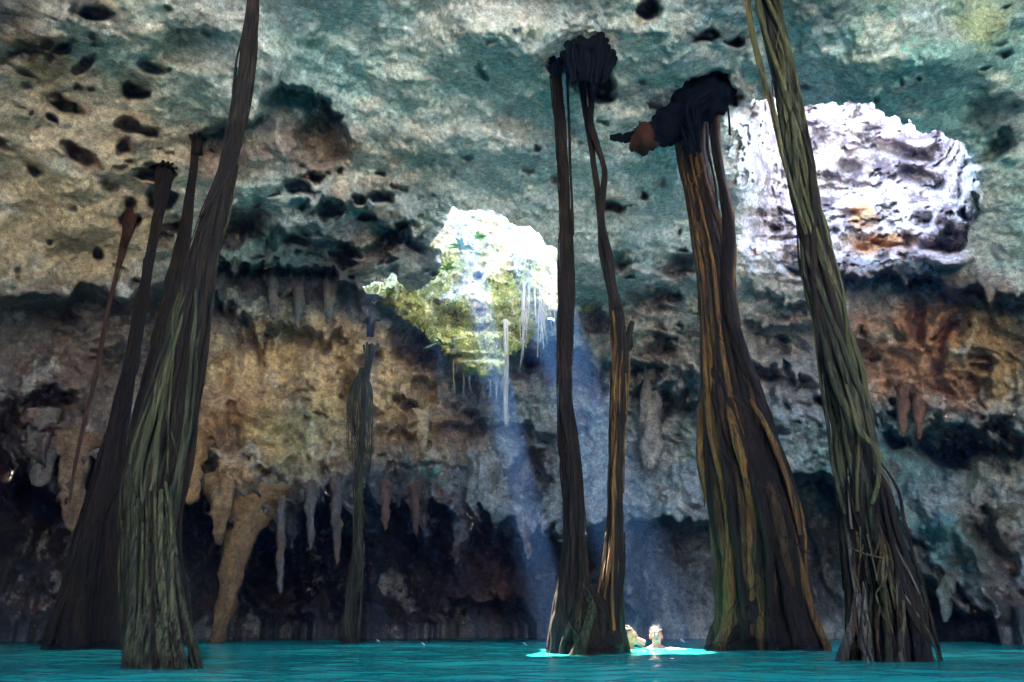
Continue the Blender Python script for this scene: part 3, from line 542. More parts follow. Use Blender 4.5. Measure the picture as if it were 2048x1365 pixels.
def bundle(path, Yd, n, mats, parent, twist=.5, core=.62, srad=.2, seed=0, flare=0, npts=None, sink=.18, wob=.14, partname='root_strand', bend=None, corename='root_core', coremat=None, wander=1.3):
    """path: (px, py, width px) from the top down; Yd distance (or list)"""
    rs = random.Random(seed); npr = np.random.RandomState(seed)
    ys = Yd if isinstance(Yd, (list, tuple)) else [Yd] * len(path)
    C = np.array([at(a, b, y) for (a, b, _), y in zip(path, ys)])
    W_ = np.array([wd * (y * cp + (c[2] - CAMH) * sp_) / F for (_, _, wd), y, c in zip(path, ys, C)])
    if C[-1][2] < .3: C = np.vstack([C, C[-1] + np.array([0, 0, -C[-1][2] - sink])]); W_ = np.append(W_, W_[-1] * 1.04)
    L_ = np.linalg.norm(np.diff(C, axis=0), axis=1).sum(); n_ = npts or max(20, int(L_ * 16))
    C = catmull(C, n_); W_ = np.maximum(catmull(W_[:, None], n_)[:, 0], .004)
    s = np.concatenate([[0], np.cumsum(np.linalg.norm(np.diff(C, axis=0), axis=1))])
    obs = []
    if core > 0:
        obs.append(tube(corename, C, W_ / 2 * core, coremat or mats[0], parent, 14, .16, seed))
    n = min(int(n * 1.5), 70) if n > 8 else n; srad = srad * (.8 if n > 8 else 1)
    for k in range(n):
        ph = 2 * math.pi * (k + rs.random() * .7) / n; tw = twist * (rs.uniform(.3, 1.5)) * (1 if rs.random() < .72 else -1)
        sr = srad * rs.uniform(.55, 1.35)
        a = ph + tw * s + wander * n1(s * .55 + k * 7.7, seed + 2)
        rad = W_ * sr * .5 * (1 + .30 * n1(s * 1.6 + k * 3.1, seed + 5))
        off = (W_ * .5 - rad * .75) * (1 + wob * 2.2 * n1(s * .9 + k * 5.3, seed + 7)) * (.74 + .2 * rs.random())
        P = C + np.stack([np.cos(a) * off, np.sin(a) * off, 0 * s], -1)
        P += .012 * np.stack([n1(s * 2.3 + k, 1), n1(s * 2.3 + k + 40, 2), 0 * s], -1)
        rad = np.maximum(rad * (1 + .12 * n1(s * 7 + k, seed + 8)), .0035); P = P + .006 * np.stack([n1(s * 6 + k, 11), n1(s * 6 + k, 12), 0 * s], -1)
        obs.append(tube(partname, P, rad, mats[rs.randrange(len(mats))], parent, 7, .14, seed + k))
    if n > 12:      # thin rootlets that wander over the outside of the bundle
        for k in range(16):
            i0 = rs.randrange(0, int(n_ * .6)); i1 = min(n_, i0 + rs.randrange(int(n_ * .18), int(n_ * .5))); ss = s[i0:i1]
            if len(ss) < 6: continue
            a = rs.uniform(0, 6.28) + rs.uniform(-1.6, 1.6) * (ss - ss[0]) + 1.8 * n1(ss * 1.1 + k * 9, seed + 21)
            off = W_[i0:i1] * .5 * (1.02 + .10 * n1(ss * 2 + k, seed + 22)) + .004
            P = C[i0:i1] + np.stack([np.cos(a) * off, np.sin(a) * off, 0 * ss], -1)
            tube('root_fibre', P, rs.uniform(.005, .010) * (1 + .3 * n1(ss * 3, k)), mats[rs.randrange(len(mats))], parent, 5, 0, k)
    return C, W_

add_sun_blocker(np.array([-2.1, 10.5, 9.5]), np.array([-1.9, 20.5, 11.4]), .30, 5)  # unseen blockers added to trim the sunlight through the shaft
add_sun_blocker(np.array([-3.2, 10.5, 9.6]), np.array([-3.0, 20.5, 11.3]), .38, 6)
add_sun_blocker(np.array(SPLIT_BLOCKER[0]), np.array(SPLIT_BLOCKER[1]), SPLIT_BLOCKER[2], 3)
G_ROOT = 'strangler roots hanging from the cave roof into the water'
# --- A: big near root on the left
t = empty('tree_root', tuple(at(320, 1330, 4.7) * np.array([1, 1, 0])))
tag(t, 'thick green root bundle at the left whose loose feet fan out at the water', 'tree root', G_ROOT)
def rel(t):  # children are built in world coordinates
    for c in t.children_recursive:
        if c.parent == t: c.matrix_parent_inverse = t.matrix_world.inverted()
roots_done = []
YA = 4.7
bundle([(532,-420,21),(518,-180,21),(506,-20,21),(496,100,32),(482,200,34),(466,290,35),(448,360,38),(428,430,46),(408,500,53),(394,560,54),(384,640,46),(362,740,40),(345,840,32),(328,900,24)], YA, 9, [BARK], t, .25, .55, .42, 1)
bundle([(466,330,20),(440,430,34),(415,520,40),(385,620,66),(362,720,78),(345,800,84),(328,880,100),(312,960,108),(300,1030,104),(298,1100,100),(305,1170,110),(312,1240,112),(318,1335,120)], YA + .05, 34, [BARK_GREEN, BARK_GREEN, BARK_OLIVE, BARK], t, .15, .36, .13, 2, wob=.4, coremat=BARK, wander=.9)
bundle([(400,215,29),(393,262,19),(387,330,15),(378,400,17),(368,470,24),(352,560,31),(335,640,37),(318,720,42),(303,800,51),(286,880,56),(268,960,60),(250,1050,68),(240,1150,71),(232,1230,78),(228,1303,90)], 8.9, 16, [BARK], t, .3, .75, .3, 3)
bundle([(392,560,8),(388,650,9),(378,760,9),(368,860,10),(360,960,9),(345,1060,9),(332,1150,10)], YA - .1, 2, [BARK_GREEN], t, .8, .6, .7, 4)
for k in range(38):   # loose feet fanning out at the water
    x0 = rng.uniform(262, 345); x1 = 238 + (x0 - 262) * 1.85 + rng.uniform(-16, 16); ym = rng.uniform(1000, 1160)
    P = catmull([at(x0, ym - 40, YA - .18), at(x0 + (x1 - x0) * .25 + rng.uniform(-8, 8), ym + 60, YA - .26), at(x0 + (x1 - x0) * .6, 1250, YA - .36), at(x1, 1325, YA - .42), at(x1 + 6, 1365, YA - .44)], 30)
    tube('root_foot', P, np.linspace(.009, .017, 30) * rng.uniform(.6, 1.3), rng.choice([BARK_GREEN, BARK_OLIVE, BARK_GREEN, BARK]), t, 7, .2, k)
roots_done.append(t)
# --- B: two thinner dark roots behind
yB = 9.3
t = empty('tree_root', tuple(at(175, 1285, yB) * np.array([1, 1, 0])))
tag(t, 'dark root left of the green bundle, widening into a black mass at the waterline', 'tree root', G_ROOT)
bundle([(342,260,30),(334,320,34),(324,375,30),(318,425,20),(306,480,17),(294,540,17),(280,620,22),(266,700,26),(255,760,28),(240,840,34),(222,920,44),(204,1000,56),(188,1080,74),(174,1160,92),(165,1230,112),(160,1288,140)], yB, 14, [BARK], t, .3, .7, .3, 6, wob=.2)
roots_done.append(t)
yB2 = 10.0
t = empty('tree_root', tuple(at(140, 940, yB2)))
tag(t, 'thin reddish root farthest left, hanging against the brown wall', 'tree root', G_ROOT)
REDB = bark_mat('red_bark', (.02, .010, .008), (.10, .045, .028), (.05, .02, .014))
pB = [(262,425,34),(256,465,24),(246,500,17),(230,560,10),(214,630,8),(202,700,9),(188,770,9),(168,850,9),(150,930,8),(140,1000,6)]
bundle(pB, [min(yB2, shell(a, b) - .10) for a, b, _ in pB], 5, [REDB], t, .4, .7, .4, 7)
roots_done.append(t)
# --- G: middle vine
yG = min(shell(738, 700), shell(715, 900), 13.2) - .15; yG = max(yG, 10.5)
t = empty('tree_root', tuple(at(700, 1285, yG) * np.array([1, 1, 0])))
tag(t, 'slim fraying root in front of the ochre wall, left of the mossy rock', 'tree root', G_ROOT)
bundle([(742,690,26),(738,715,14),(732,760,10),(728,830,11),(722,900,13),(718,980,14),(716,1050,15),(712,1110,18),(704,1170,22),(700,1220,26),(698,1288,36)], yG, 10, [BARK_GREEN, BARK], t, .5, .5, .26, 8, wob=.9)
for k in range(52):
    side = -1 if k % 3 else .6; x0 = 726 + rng.uniform(-6, 6); x1 = x0 + side * rng.uniform(6, 34); y1 = rng.uniform(800, 900)
    P = catmull([at(x0, rng.uniform(735, 765), yG - .05), at(x0 + (x1 - x0) * .7, 768, yG - .12), at(x1, 800, yG - .12), at(x1 + rng.uniform(-3, 3), y1, yG - .1), at(x1 + rng.uniform(-5, 8), y1 + rng.uniform(10, 60), yG - .08)], 18)
    tube('root_fibre', P, np.linspace(.016, .006, 18) * rng.uniform(.6, 1.2), rng.choice([BARK_OLIVE, BARK_GREEN, BARK]), t, 5, .1, k)
for k in range(14):
    y0 = rng.uniform(880, 1120); x0 = 720 + rng.uniform(-8, 8); P = catmull([at(x0, y0, yG - .06), at(x0 + rng.uniform(-12, 10), y0 + 60, yG - .09), at(x0 + rng.uniform(-16, 12), y0 + rng.uniform(100, 170), yG - .08)], 12)
    tube('root_fibre', P, np.linspace(.014, .006, 12), rng.choice([BARK_OLIVE, BARK_GREEN]), t, 5, .1, k)
roots_done.append(t)
# --- C: twin pillar in the centre
yC = 7.7
t = empty('tree_root', tuple(at(1175, 1305, yC) * np.array([1, 1, 0])))
tag(t, 'twin dark roots in the centre, joined in one foot left of the swimmers', 'tree root', G_ROOT)
bundle([(1112,70,15),(1110,118,22),(1114,180,22),(1120,250,22),(1125,330,21),(1128,400,22),(1131,480,27),(1132,560,32),(1131,640,30),(1129,720,29),(1130,800,30),(1137,880,41),(1146,960,45),(1149,1040,45),(1150,1100,52),(1148,1160,65),(1146,1220,88),(1140,1306,106)], yC, 15, [BARK], t, .22, .74, .3, 10, wob=.2)
bundle([(1133,60,8),(1134,130,7),(1138,250,6),(1142,360,6),(1146,470,5)], yC - .1, 2, [BARK], t, .3, .7, .5, 11)
for ph, sd_ in ((0, 12), (1, 13)):
    bundle([(1162 + 2 * ph,90,18),(1163 + 6 * ph,150,14),(1168 + 14 * ph,200,13),(1176 + 4 * ph,245,14),(1183 + 10 * ph,290,13),(1190 + 18 * ph,340,12),(1196 + 9 * ph,390,14),(1200 + 2 * ph,440,16),(1203 + 12 * ph,500,15),(1216 + 6 * ph,560,18),(1230 + 4 * ph,620,20)], yC + .05 - .1 * ph, 3, [BARK], t, .5, .85, .5, sd_)
bundle([(1226,590,22),(1236,650,29),(1240,720,32),(1237,800,32),(1233,880,32),(1231,960,32),(1230,1040,35),(1228,1110,39),(1222,1170,49),(1216,1230,67),(1212,1306,81)], yC, 15, [BARK, BARK, BARK_GOLD], t, .3, .76, .27, 14, wob=.2)  # golden strands paint a gold-lit edge into this root
bundle([(1150,1150,22),(1180,1210,88),(1180,1250,132),(1178,1306,176)], yC, 26, [BARK, BARK, BARK_GREEN], t, .3, .82, .16, 15, wob=.25)
tube('root_stub', catmull([at(1243, 700, yC), at(1254, 690, yC), at(1260, 655, yC), at(1266, 645, yC)], 12), np.linspace(.07, .03, 12), BARK, t, 8, .4, 3)
roots_done.append(t)
def lumpy(name, c, rad, mat, parent, amp=.3, sc=3., seed=0, seg=40):
    u = np.linspace(0, 2 * np.pi, seg, endpoint=False); v = np.linspace(0, np.pi, seg // 2 + 1)
    U, V_ = np.meshgrid(u, v); d = np.stack([np.sin(V_) * np.cos(U), np.sin(V_) * np.sin(U), np.cos(V_)], -1)
    P = np.array(c) + d * np.array(rad) * (1 + amp * fbm(d * np.array(rad) + np.array(c), sc, 4, seed, .6)[..., None])
    P[0] = P[0].mean(0); P[-1] = P[-1].mean(0)
    n = len(v); m = len(u); i, j = np.meshgrid(np.arange(n - 1), np.arange(m), indexing='ij')
    Q = np.stack([i * m + j, (i + 1) * m + j, (i + 1) * m + (j + 1) % m, i * m + (j + 1) % m], -1).reshape(-1, 4)
    return mesh_obj(name, P.reshape(-1, 3), Q, mat, parent)
yK = min(shell(a, b) for a in (1145, 1180, 1215) for b in (60, 90, 120, 150)) - .02
c = at(1180, 112, yK + .12)
BLACKB = bark_mat('black_bark', (.002, .003, .006), (.006, .009, .014), (.004, .006, .009), .9)  # near-black matte bark for the root crowns
BLACKB.node_tree.nodes['Principled BSDF'].inputs['Specular IOR Level'].default_value = .05
lumpy('root_crown', c, (.19, .26, .21), BLACKB, t, .4, 4.0, 4, 64)
for k in range(30):
    a = rng.uniform(0, math.pi); x0 = 1178 + 52 * math.cos(a); y0 = 118 - 62 * math.sin(a) * rng.uniform(.4, 1)
    P = catmull([at(x0, y0, yK + .25), at(x0 + (1178 - x0) * .25, y0 + 26, yK - .12), at(x0 + (1172 - x0) * .4, 145 + rng.uniform(-10, 25), yK - .14)], 14)
    tube('root_branch', P, np.linspace(.04, .016, 14) * rng.uniform(.6, 1.3), BLACKB, t, 7, .3, k)
for k in range(22):
    x0 = rng.uniform(1136, 1222); P = catmull([at(x0, 95, yK), at(x0, 130, yK - .1), at(x0 + rng.uniform(-5, 5), 150 + rng.uniform(-20, 34), yK - .05)], 8)
    tube('root_fibre', P, np.linspace(.03, .006, 8) * rng.uniform(.5, 1.4), BLACKB, t, 6, .2, k)
# --- D: broad root
yD = 8.6
t = empty('tree_root', tuple(at(1530, 1299, yD) * np.array([1, 1, 0])))
tag(t, 'broadest root, brown and bell shaped, hanging from a crooked black crown', 'tree root', G_ROOT)
bundle([(1405,120,40),(1384,215,62),(1382,270,66),(1388,330,58),(1402,400,56),(1416,470,62),(1428,540,68),(1436,620,74),(1442,700,84),(1452,780,100),(1466,860,124),(1484,940,150),(1500,1020,168),(1512,1100,178),(1520,1180,186),(1524,1240,200),(1528,1300,238)], yD, 46, [BARK, BARK_BROWN, BARK, BARK_BROWN, BARK, BARK, BARK_BROWN, BARK_BROWN, BARK_GOLD], t, .05, .80, .17, 20, wob=.2, wander=.4)
bundle([(1432,165,30),(1430,220,26),(1432,290,22),(1444,360,20),(1456,430,26),(1460,490,28),(1456,560,30),(1464,640,32),(1484,710,30),(1510,780,28),(1534,850,28),(1560,920,26),(1584,990,26),(1598,1060,24),(1602,1130,24),(1604,1210,30)], yD - .25, 7, [BARK, BARK_GOLD], t, .35, .85, .4, 21, wob=.15)
bundle([(1500,800,8),(1530,850,14),(1560,920,16),(1586,1000,15),(1600,1070,10)], yD - .42, 3, [BARK_GOLD], t, .4, .8, .5, 22)
bundle([(1350,262,5),(1368,310,3),(1378,400,3),(1388,470,3),(1400,545,3)], yD - .3, 1, [BARK], t, .2, 1, .9, 23)
bundle([(1452,190,4),(1456,225,3),(1460,270,3)], yD - .3, 1, [BARK], t, .2, 1, .9, 24)
yK = min(yD, min(shell(a, b) for a, b in ((1440, 200), (1400, 230), (1360, 260), (1320, 280), (1270, 285))) - .05)
V, f = tube_arrays(catmull([at(1436, 110, yK + .4), at(1434, 185, yK), at(1400, 205, yK - .05), at(1360, 232, yK), at(1325, 262, yK), at(1300, 272, yK)], 70), catmull([[.16], [.24], [.28], [.24], [.21], [.14]], 70)[:, 0], 28, .22, 5)
V = V + .035 * fbm(V, (5, 5, 5), 3, 9, .5)[:, None]
mesh_obj('root_crown', V, f, BLACKB, t)
V, f = tube_arrays(catmull([at(1310, 262, yK), at(1290, 278, yK), at(1272, 282, yK), at(1262, 280, yK)], 20), catmull([[.12], [.20], [.15], [.06]], 20)[:, 0], 14, .3, 6)
mesh_obj('broken_stub', V, f, REDB, t)
V, f = tube_arrays(catmull([at(1270, 272, yK), at(1246, 276, yK), at(1220, 274, yK)], 14), np.linspace(.09, .03, 14), 10, .3, 7)
mesh_obj('root_tip', V, f, BLACKB, t)
for k in range(22):
    o1 = rng.uniform(-20, 26); o2 = rng.uniform(-.16, .05)
    P = catmull([at(1440 + rng.uniform(-10, 12), 150 + o1 * .4, yK + .1), at(1425, 178 + o1, yK - .2 + o2), at(1392 + rng.uniform(-8, 8), 205 + o1, yK - .22 + o2), at(rng.uniform(1360, 1400), 236 + o1 * .8, yK - .2 + o2), at(rng.uniform(1372, 1400), rng.uniform(262, 320), yK - .18)], 22)
    tube('root_branch', P, np.linspace(.05, .02, 22) * rng.uniform(.5, 1.1), BLACKB, t, 7, .25, k)
P = catmull([at(1540, 1075, yD - .75), at(1560, 1072, yD - .8), at(1590, 1085, yD - .8), at(1612, 1105, yD - .7)], 16)
tube('root_fibre', P, np.full(16, .012), BARK, t, 6, 0)
roots_done.append(t)
# --- E: right twisted root
yE = 5.6
t = empty('tree_root', tuple(at(1780, 1322, yE) * np.array([1, 1, 0])))
tag(t, 'braided olive root at the right, running out of the top with a shaggy foot', 'tree root', G_ROOT)
bundle([(1470,-420,29),(1498,-200,32),(1522,-60,34),(1538,20,40),(1552,90,42),(1566,160,46),(1580,240,50),(1596,310,48),(1608,380,48),(1622,460,50),(1634,540,58),(1652,610,61),(1666,680,67),(1684,760,77),(1704,840,81),(1712,900,86),(1722,960,84),(1736,1030,81)], yE, 26, [BARK_OLIVE, BARK_OLIVE, BARK_GREEN, BARK], t, .9, .45, .22, 30, wob=.34, coremat=BARK)
bundle([(1460,-300,12),(1490,-40,13),(1504,60,13),(1522,140,14),(1546,220,12),(1562,300,10),(1590,400,9),(1612,470,8)], yE - .12, 4, [BARK_OLIVE, BARK_GOLD], t, .5, 0, .5, 31, wob=.4)
bundle([(1690,770,10),(1716,860,16),(1748,900,14),(1756,950,14),(1742,1010,14)], yE - .28, 3, [BARK_OLIVE], t, .6, 0, .6, 32)
bundle([(1712,900,36),(1728,980,90),(1738,1050,101),(1752,1120,113),(1766,1190,128),(1776,1260,144),(1782,1324,162)], yE, 46, [BARK, BARK, BARK_GREEN, bark_mat('wet_grey_bark', (.05, .045, .04), (.25, .22, .2), (.1, .08, .06), .35)], t, .25, .78, .13, 33, wob=.3, partname='foot_strand')
bundle([(1688,850,10),(1696,940,40),(1704,1040,50),(1716,1140,56),(1730,1240,66),(1736,1324,80)], yE + .12, 10, [BARK], t, .2, .95, .2, 34)
for k in range(44):
    x0 = rng.uniform(1700, 1830); y0 = rng.uniform(1020, 1240); x0 = min(x0, 1740 + (y0 - 1000) * .35); L_ = rng.uniform(50, 110); x1 = x0 + rng.uniform(-10, 22)
    P = catmull([at(x0, y0, yE - .30), at((x0 + x1) / 2 + rng.uniform(-8, 8), y0 + L_ * .5, yE - .36), at(x1, min(1332, y0 + L_), yE - .34)], 12)
    tube('root_fibre', P, np.linspace(.009, .006, 12) * rng.uniform(.6, 1.4), rng.choice([BARK, BARK_OLIVE, BARK_BROWN]), t, 5, .2, k)
P = catmull([at(1698, 1095, yE - .35), at(1730, 1108, yE - .4), at(1770, 1118, yE - .35)], 14); tube('root_fibre', P, np.full(14, .006), BARK_OLIVE, t, 6, 0)
roots_done.append(t)
def anchor(t, px, py, Y, n, spread, rise, r, mat, seed):
    """small roots gripping the ceiling where a bundle leaves it"""
    rs = random.Random(seed); py = py - 60
    while shell(px, py) < Y + .02 and py < 720: py += 4
    for k in range(n):
        a = -math.pi * (k + rs.random()) / n; tx = px + math.cos(a) * spread * rs.uniform(.6, 1.3); ty = py + math.sin(a) * rise * rs.uniform(.3, 1.1) + 6
        mx, my = px + (tx - px) * .45, py + 4 + (ty - py) * .35; ym = min(Y, shell(mx, my)) - .05; ye = shell(tx, ty) - .02
        tx2, ty2 = tx + (tx - px) * .35, ty - 3
        P = catmull([at(px + math.cos(a) * 5, py + 34, Y - .05), at(mx, my, ym), at(tx, ty, ye), at(tx2, ty2, shell(tx2, ty2) + .05)], 18)
        tube('root_branch', P, np.linspace(r, r * .4, 18) * rs.uniform(.6, 1.2), mat, t, 6, .3, k)
anchor(roots_done[4], 1112, 122, yC, 7, 14, 14, .05, BLACKB, 1)
anchor(roots_done[1], 326, 345, yB, 7, 22, 16, .05, BARK, 2)
anchor(roots_done[0], 392, 275, 8.9, 7, 18, 16, .045, BARK, 3)
anchor(roots_done[3], 740, 700, yG, 6, 18, 16, .03, BARK, 5)
bpy.context.view_layer.update()
for t in roots_done:
    mi = t.matrix_world.inverted()
    for ch in t.children: ch.matrix_parent_inverse = mi

# ------------------------------------------------------------------ stalactites
def stalactite(x, y0, y1, w_, label, col, lean=0, reach=.12, shape=1.0, Y=None, seed=0, blunt=.1):
    Y = Y if Y is not None else max(4, shell(x, y0) - reach)
    n = 30; ts = np.linspace(0, 1, n); C = catmull([at(x, y0 - 16, Y + .28), at(x + lean * .5, (y0 + y1) / 2, Y), at(x + lean, y1, Y)], n)
    w = w_ * Y / (F * cp) / 2; rad = w * (blunt + (1 - blunt) * (1 - ts) ** shape) * np.where(ts > .96, .6, 1) * (1 + .25 * n1(ts * 9, seed)) * (1 + .35 * np.exp(-ts / .06))
    V, f = tube_arrays(C, rad, 20, .25, seed); V = V + .022 * fbm(V, 11, 4, seed + 5, .65)[:, None] * np.array([1, 1, .3])
    c = np.empty((len(V), 3)); c[:] = col
    k = sstep((fbm(V, (6, 6, 1.5), 4, seed + 60) - .1) * 3)[:, None] * .5; c = c * (1 - k) + c * np.array((.4, .34, .3)) * k
    k = sstep((fbm(V, 5, 4, seed + 80) - .05) * 3)[:, None] * .5; c = c * (1 - k) + np.array(Rc) * k
    o = mesh_obj('stalactite', V, f, ROCK, None, True, c)
    return tag(o, label, 'stalactite', 'stalactites on the cave walls')
stalactite(85,850,974,44,'rounded grey stalactite low at the far left edge',(.17,.15,.13),-6,.2,.5,seed=1,blunt=.4)
stalactite(150,900,1068,60,'brown tapering stalactite between the grey knob and the dark left root',(.28,.19,.11),-4,.3,.6,seed=2)
stalactite(505,1000,1292,104,'tall ochre stalactite reaching the water right of the pale green root',(.27,.16,.07),-76,.0,2.4,seed=3,blunt=.24)
stalactite(446,975,1090,50,'short ochre spike on the upper left of the tall stalactite',(.34,.22,.1),-8,.25,.7,seed=4)
stalactite(848,848,908,30,'pale pointed stalactite on the ochre wall right of the slim fraying root',(.55,.44,.3),-2,.25,.8,seed=5)
stalactite(1303,770,940,44,'long white stalactite in the gap between the central and the broad root',(.42,.37,.33),-2,.15,.5,seed=6,blunt=.3)
stalactite(620,985,1100,22,'thin grey stalactite over the dark recess, second right of the tall ochre one',(.12,.11,.10),2,.1,.7,Y=13.2,seed=7)
stalactite(562,1000,1190,18,'dark hanging spike over the black recess right of the tall ochre stalactite',(.16,.14,.13),-2,.1,.6,Y=13.6,seed=8)
stalactite(672,975,1130,22,'grey ribbed spike just left of the slim fraying root',(.1,.09,.08),3,.1,.6,Y=13.4,seed=9)
stalactite(770,985,1062,24,'reddish stubby stalactite right of the slim fraying root',(.09,.05,.035),0,.1,.7,Y=13.6,seed=10)
stalactite(830,990,1075,20,'rusty fluted stalactite under the grey ledge',(.08,.045,.03),2,.1,.7,Y=13.7,seed=11)
stalactite(1692,585,640,26,'small pale stalactite just right of the braided olive root',(.55,.5,.45),3,.25,.8,seed=12)
stalactite(1150,745,800,44,'pinkish stalactite seen between the twin roots, broader one',(.45,.35,.36),0,.3,.8,seed=13)
stalactite(1196,760,815,24,'pinkish stalactite seen between the twin roots, slim one',(.45,.35,.36),0,.3,.8,seed=14)
stalactite(958,770,798,20,'tiny orange tipped stalactite right under the mossy rock',(.5,.28,.15),0,.3,.8,seed=15)
stalactite(1893,1160,1245,30,'grey green stalactite in the dark recess at the lower right',(.2,.25,.2),-4,.3,.6,seed=16)
stalactite(1806,790,875,24,'brown drip stalactite below the rust coloured wall, left one',(.2,.1,.06),0,.25,.8,seed=17)
stalactite(1836,800,880,26,'brown drip stalactite below the rust coloured wall, right one',(.2,.1,.06),2,.25,.8,seed=18)
stalactite(545,560,640,30,'grey fluted stalactite under the dark curtain, left one',(.12,.13,.13),2,.3,.6,seed=19)
stalactite(600,560,660,30,'grey fluted stalactite under the dark curtain, middle one',(.12,.13,.13),-6,.3,.6,seed=20)
stalactite(660,570,650,26,'grey fluted stalactite under the dark curtain, right one',(.12,.13,.13),-4,.3,.6,seed=21)
stalactite(380,900,1010,60,'orange stalactite partly behind the pale green root',(.42,.24,.1),2,.3,.6,seed=22)
stalactite(1240,790,860,26,'grey stalactite behind the right one of the twin roots',(.34,.36,.36),2,.3,.8,seed=23)
stalactite(1420,790,880,34,'grey pink stalactite just left of the broad root',(.36,.3,.28),2,.3,.7,seed=24)

# ------------------------------------------------------------------ hanging rootlets and plants on the mossy rock
yP = 13.1
def plugY(x, y):
    d = pix2dir(np.array([float(x)]), np.array([float(y)])); return float((plug_r(np.array([float(x)]), np.array([float(y)]), d) * d[:, 1])[0])
o = tubes('hanging_vine', [(catmull([at(1011, 640, yP), at(1012, 720, yP - .1), at(1011, 800, yP - .1), at(1013, 852, yP - .1)], 30) + np.array([k * .02 - .02, (k % 2) * .02, 0]), np.linspace(.035, .010, 30) * (1 - .2 * k)) for k in range(4)], BARK_PALE)
tag(o, 'longest pale vine dangling straight below the tip of the mossy rock', 'vine')
for k in range(46):
    if k < 30: x = rng.uniform(1040, 1118); y0 = 560 + (1118 - x) * .4 + rng.uniform(-30, 60); L_ = rng.uniform(40, 110)
    else: x = rng.uniform(905, 1035); y0 = rng.uniform(715, 750); L_ = rng.uniform(24, 80)
    P = catmull([at(x, y0, yP + .1), at(x + rng.uniform(-3, 3), y0 + L_ * .5, yP), at(x + rng.uniform(-4, 4), y0 + L_, yP)], 12)
    o = tube('hanging_rootlet', P, np.linspace(.014, .006, 12), BARK_PALE, None, 5, 0)
    tag(o, 'fine pale rootlet hanging from the edge of the mossy sunlit rock', 'rootlet', 'fine rootlets on the mossy rock')
def leafmat(name, c):
    m, t_, b = newmat(name); N = t_.nodes.new
    n = N('ShaderNodeTexNoise'); n.inputs['Scale'].default_value = 6; r = N('ShaderNodeValToRGB'); r.color_ramp.elements[0].color = (c[0] * .5, c[1] * .6, c[2] * .5, 1); r.color_ramp.elements[1].color = (*c, 1)
    t_.links.new(n.outputs['Fac'], r.inputs[0]); t_.links.new(r.outputs[0], b.inputs['Base Color']); b.inputs['Roughness'].default_value = .5
    return m
LEAF = leafmat('fern_green', (.12, .25, .05))
def fern(x, y, size, n, label, seed):
    rs = random.Random(seed); c = at(x, y, plugY(x, y) - .12); t = empty('fern', tuple(c)); tag(t, label, 'fern', 'ferns growing on the mossy rock')
    for k in range(n):
        a = rs.uniform(-.3, math.pi + .3); dr = np.array([math.cos(a), -rs.uniform(.3, .9), math.sin(a) * .8])
        L_ = size * rs.uniform(.6, 1.2); V = []; f = []
        for i in range(9):
            s = i / 8; p = dr * L_ * s + np.array([0, 0, -.55 * L_ * s * s]); w = .11 * L_ * math.sin(math.pi * min(1, s * .9 + .1)) * (1 if i % 2 else .45)
            side = np.cross(dr, [0, 0, 1]); side /= np.linalg.norm(side)
            V += [p - side * w, p + np.array([0, 0, .015]), p + side * w]
        for i in range(8):
            b = i * 3; f += [(b, b + 1, b + 4, b + 3), (b + 1, b + 2, b + 5, b + 4)]
        mesh_obj('frond', V, f, LEAF, t)
fern(925, 500, .40, 30, 'largest bright green fern high on the left of the mossy rock', 1)
fern(895, 540, .3, 18, 'small fern at the left edge of the mossy rock', 2)
fern(955, 478, .28, 16, 'fern just under the white top of the mossy rock', 3)
fern(886, 690, .3, 10, 'yellow green tuft at the lower left corner of the mossy rock', 4)

MOSS = leafmat('moss_green', (.50, .46, .11))
mr_ = np.random.RandomState(3); mV = []; mF = []
xx = mr_.uniform(720, 1118, 9000); yy_ = mr_.uniform(440, 770, 9000); ok = inpoly(xx, yy_, PLUG) & (mr_.rand(9000) < np.clip((yy_ - 470) / 160., .15, 1))
xx = xx[ok]; yy_ = yy_[ok]; dd = pix2dir(xx, yy_); base = dd * (plug_r(xx, yy_, dd) - .01)[:, None] + np.array([0, 0, CAMH])
cl = fbm(base, (2, 1, 2), 3, 77) > -.05; base = base[cl]
for p in base:
    for q in range(3):
        a = mr_.uniform(-1, 1); L_ = mr_.uniform(.05, .16); w2 = mr_.uniform(.008, .018)
        o1 = np.array([a * .5, -.45, -.9 + .5 * abs(a)]) * L_; sd_ = np.array([w2, mr_.uniform(-.01, .01), w2 * a])
        b = len(mV); m0 = p + mr_.uniform(-.05, .05, 3) * [1, .2, 1]; mV += [m0 - sd_, m0 + sd_, m0 + o1 * .6 + sd_ * .8 + [0, -.02, .02], m0 + o1]; mF.append((b, b + 1, b + 2, b + 3))
o = mesh_obj('moss', mV, mF, MOSS, None, False); tag(o, 'yellow green moss draped over the sunlit rock', 'moss', kind='stuff')

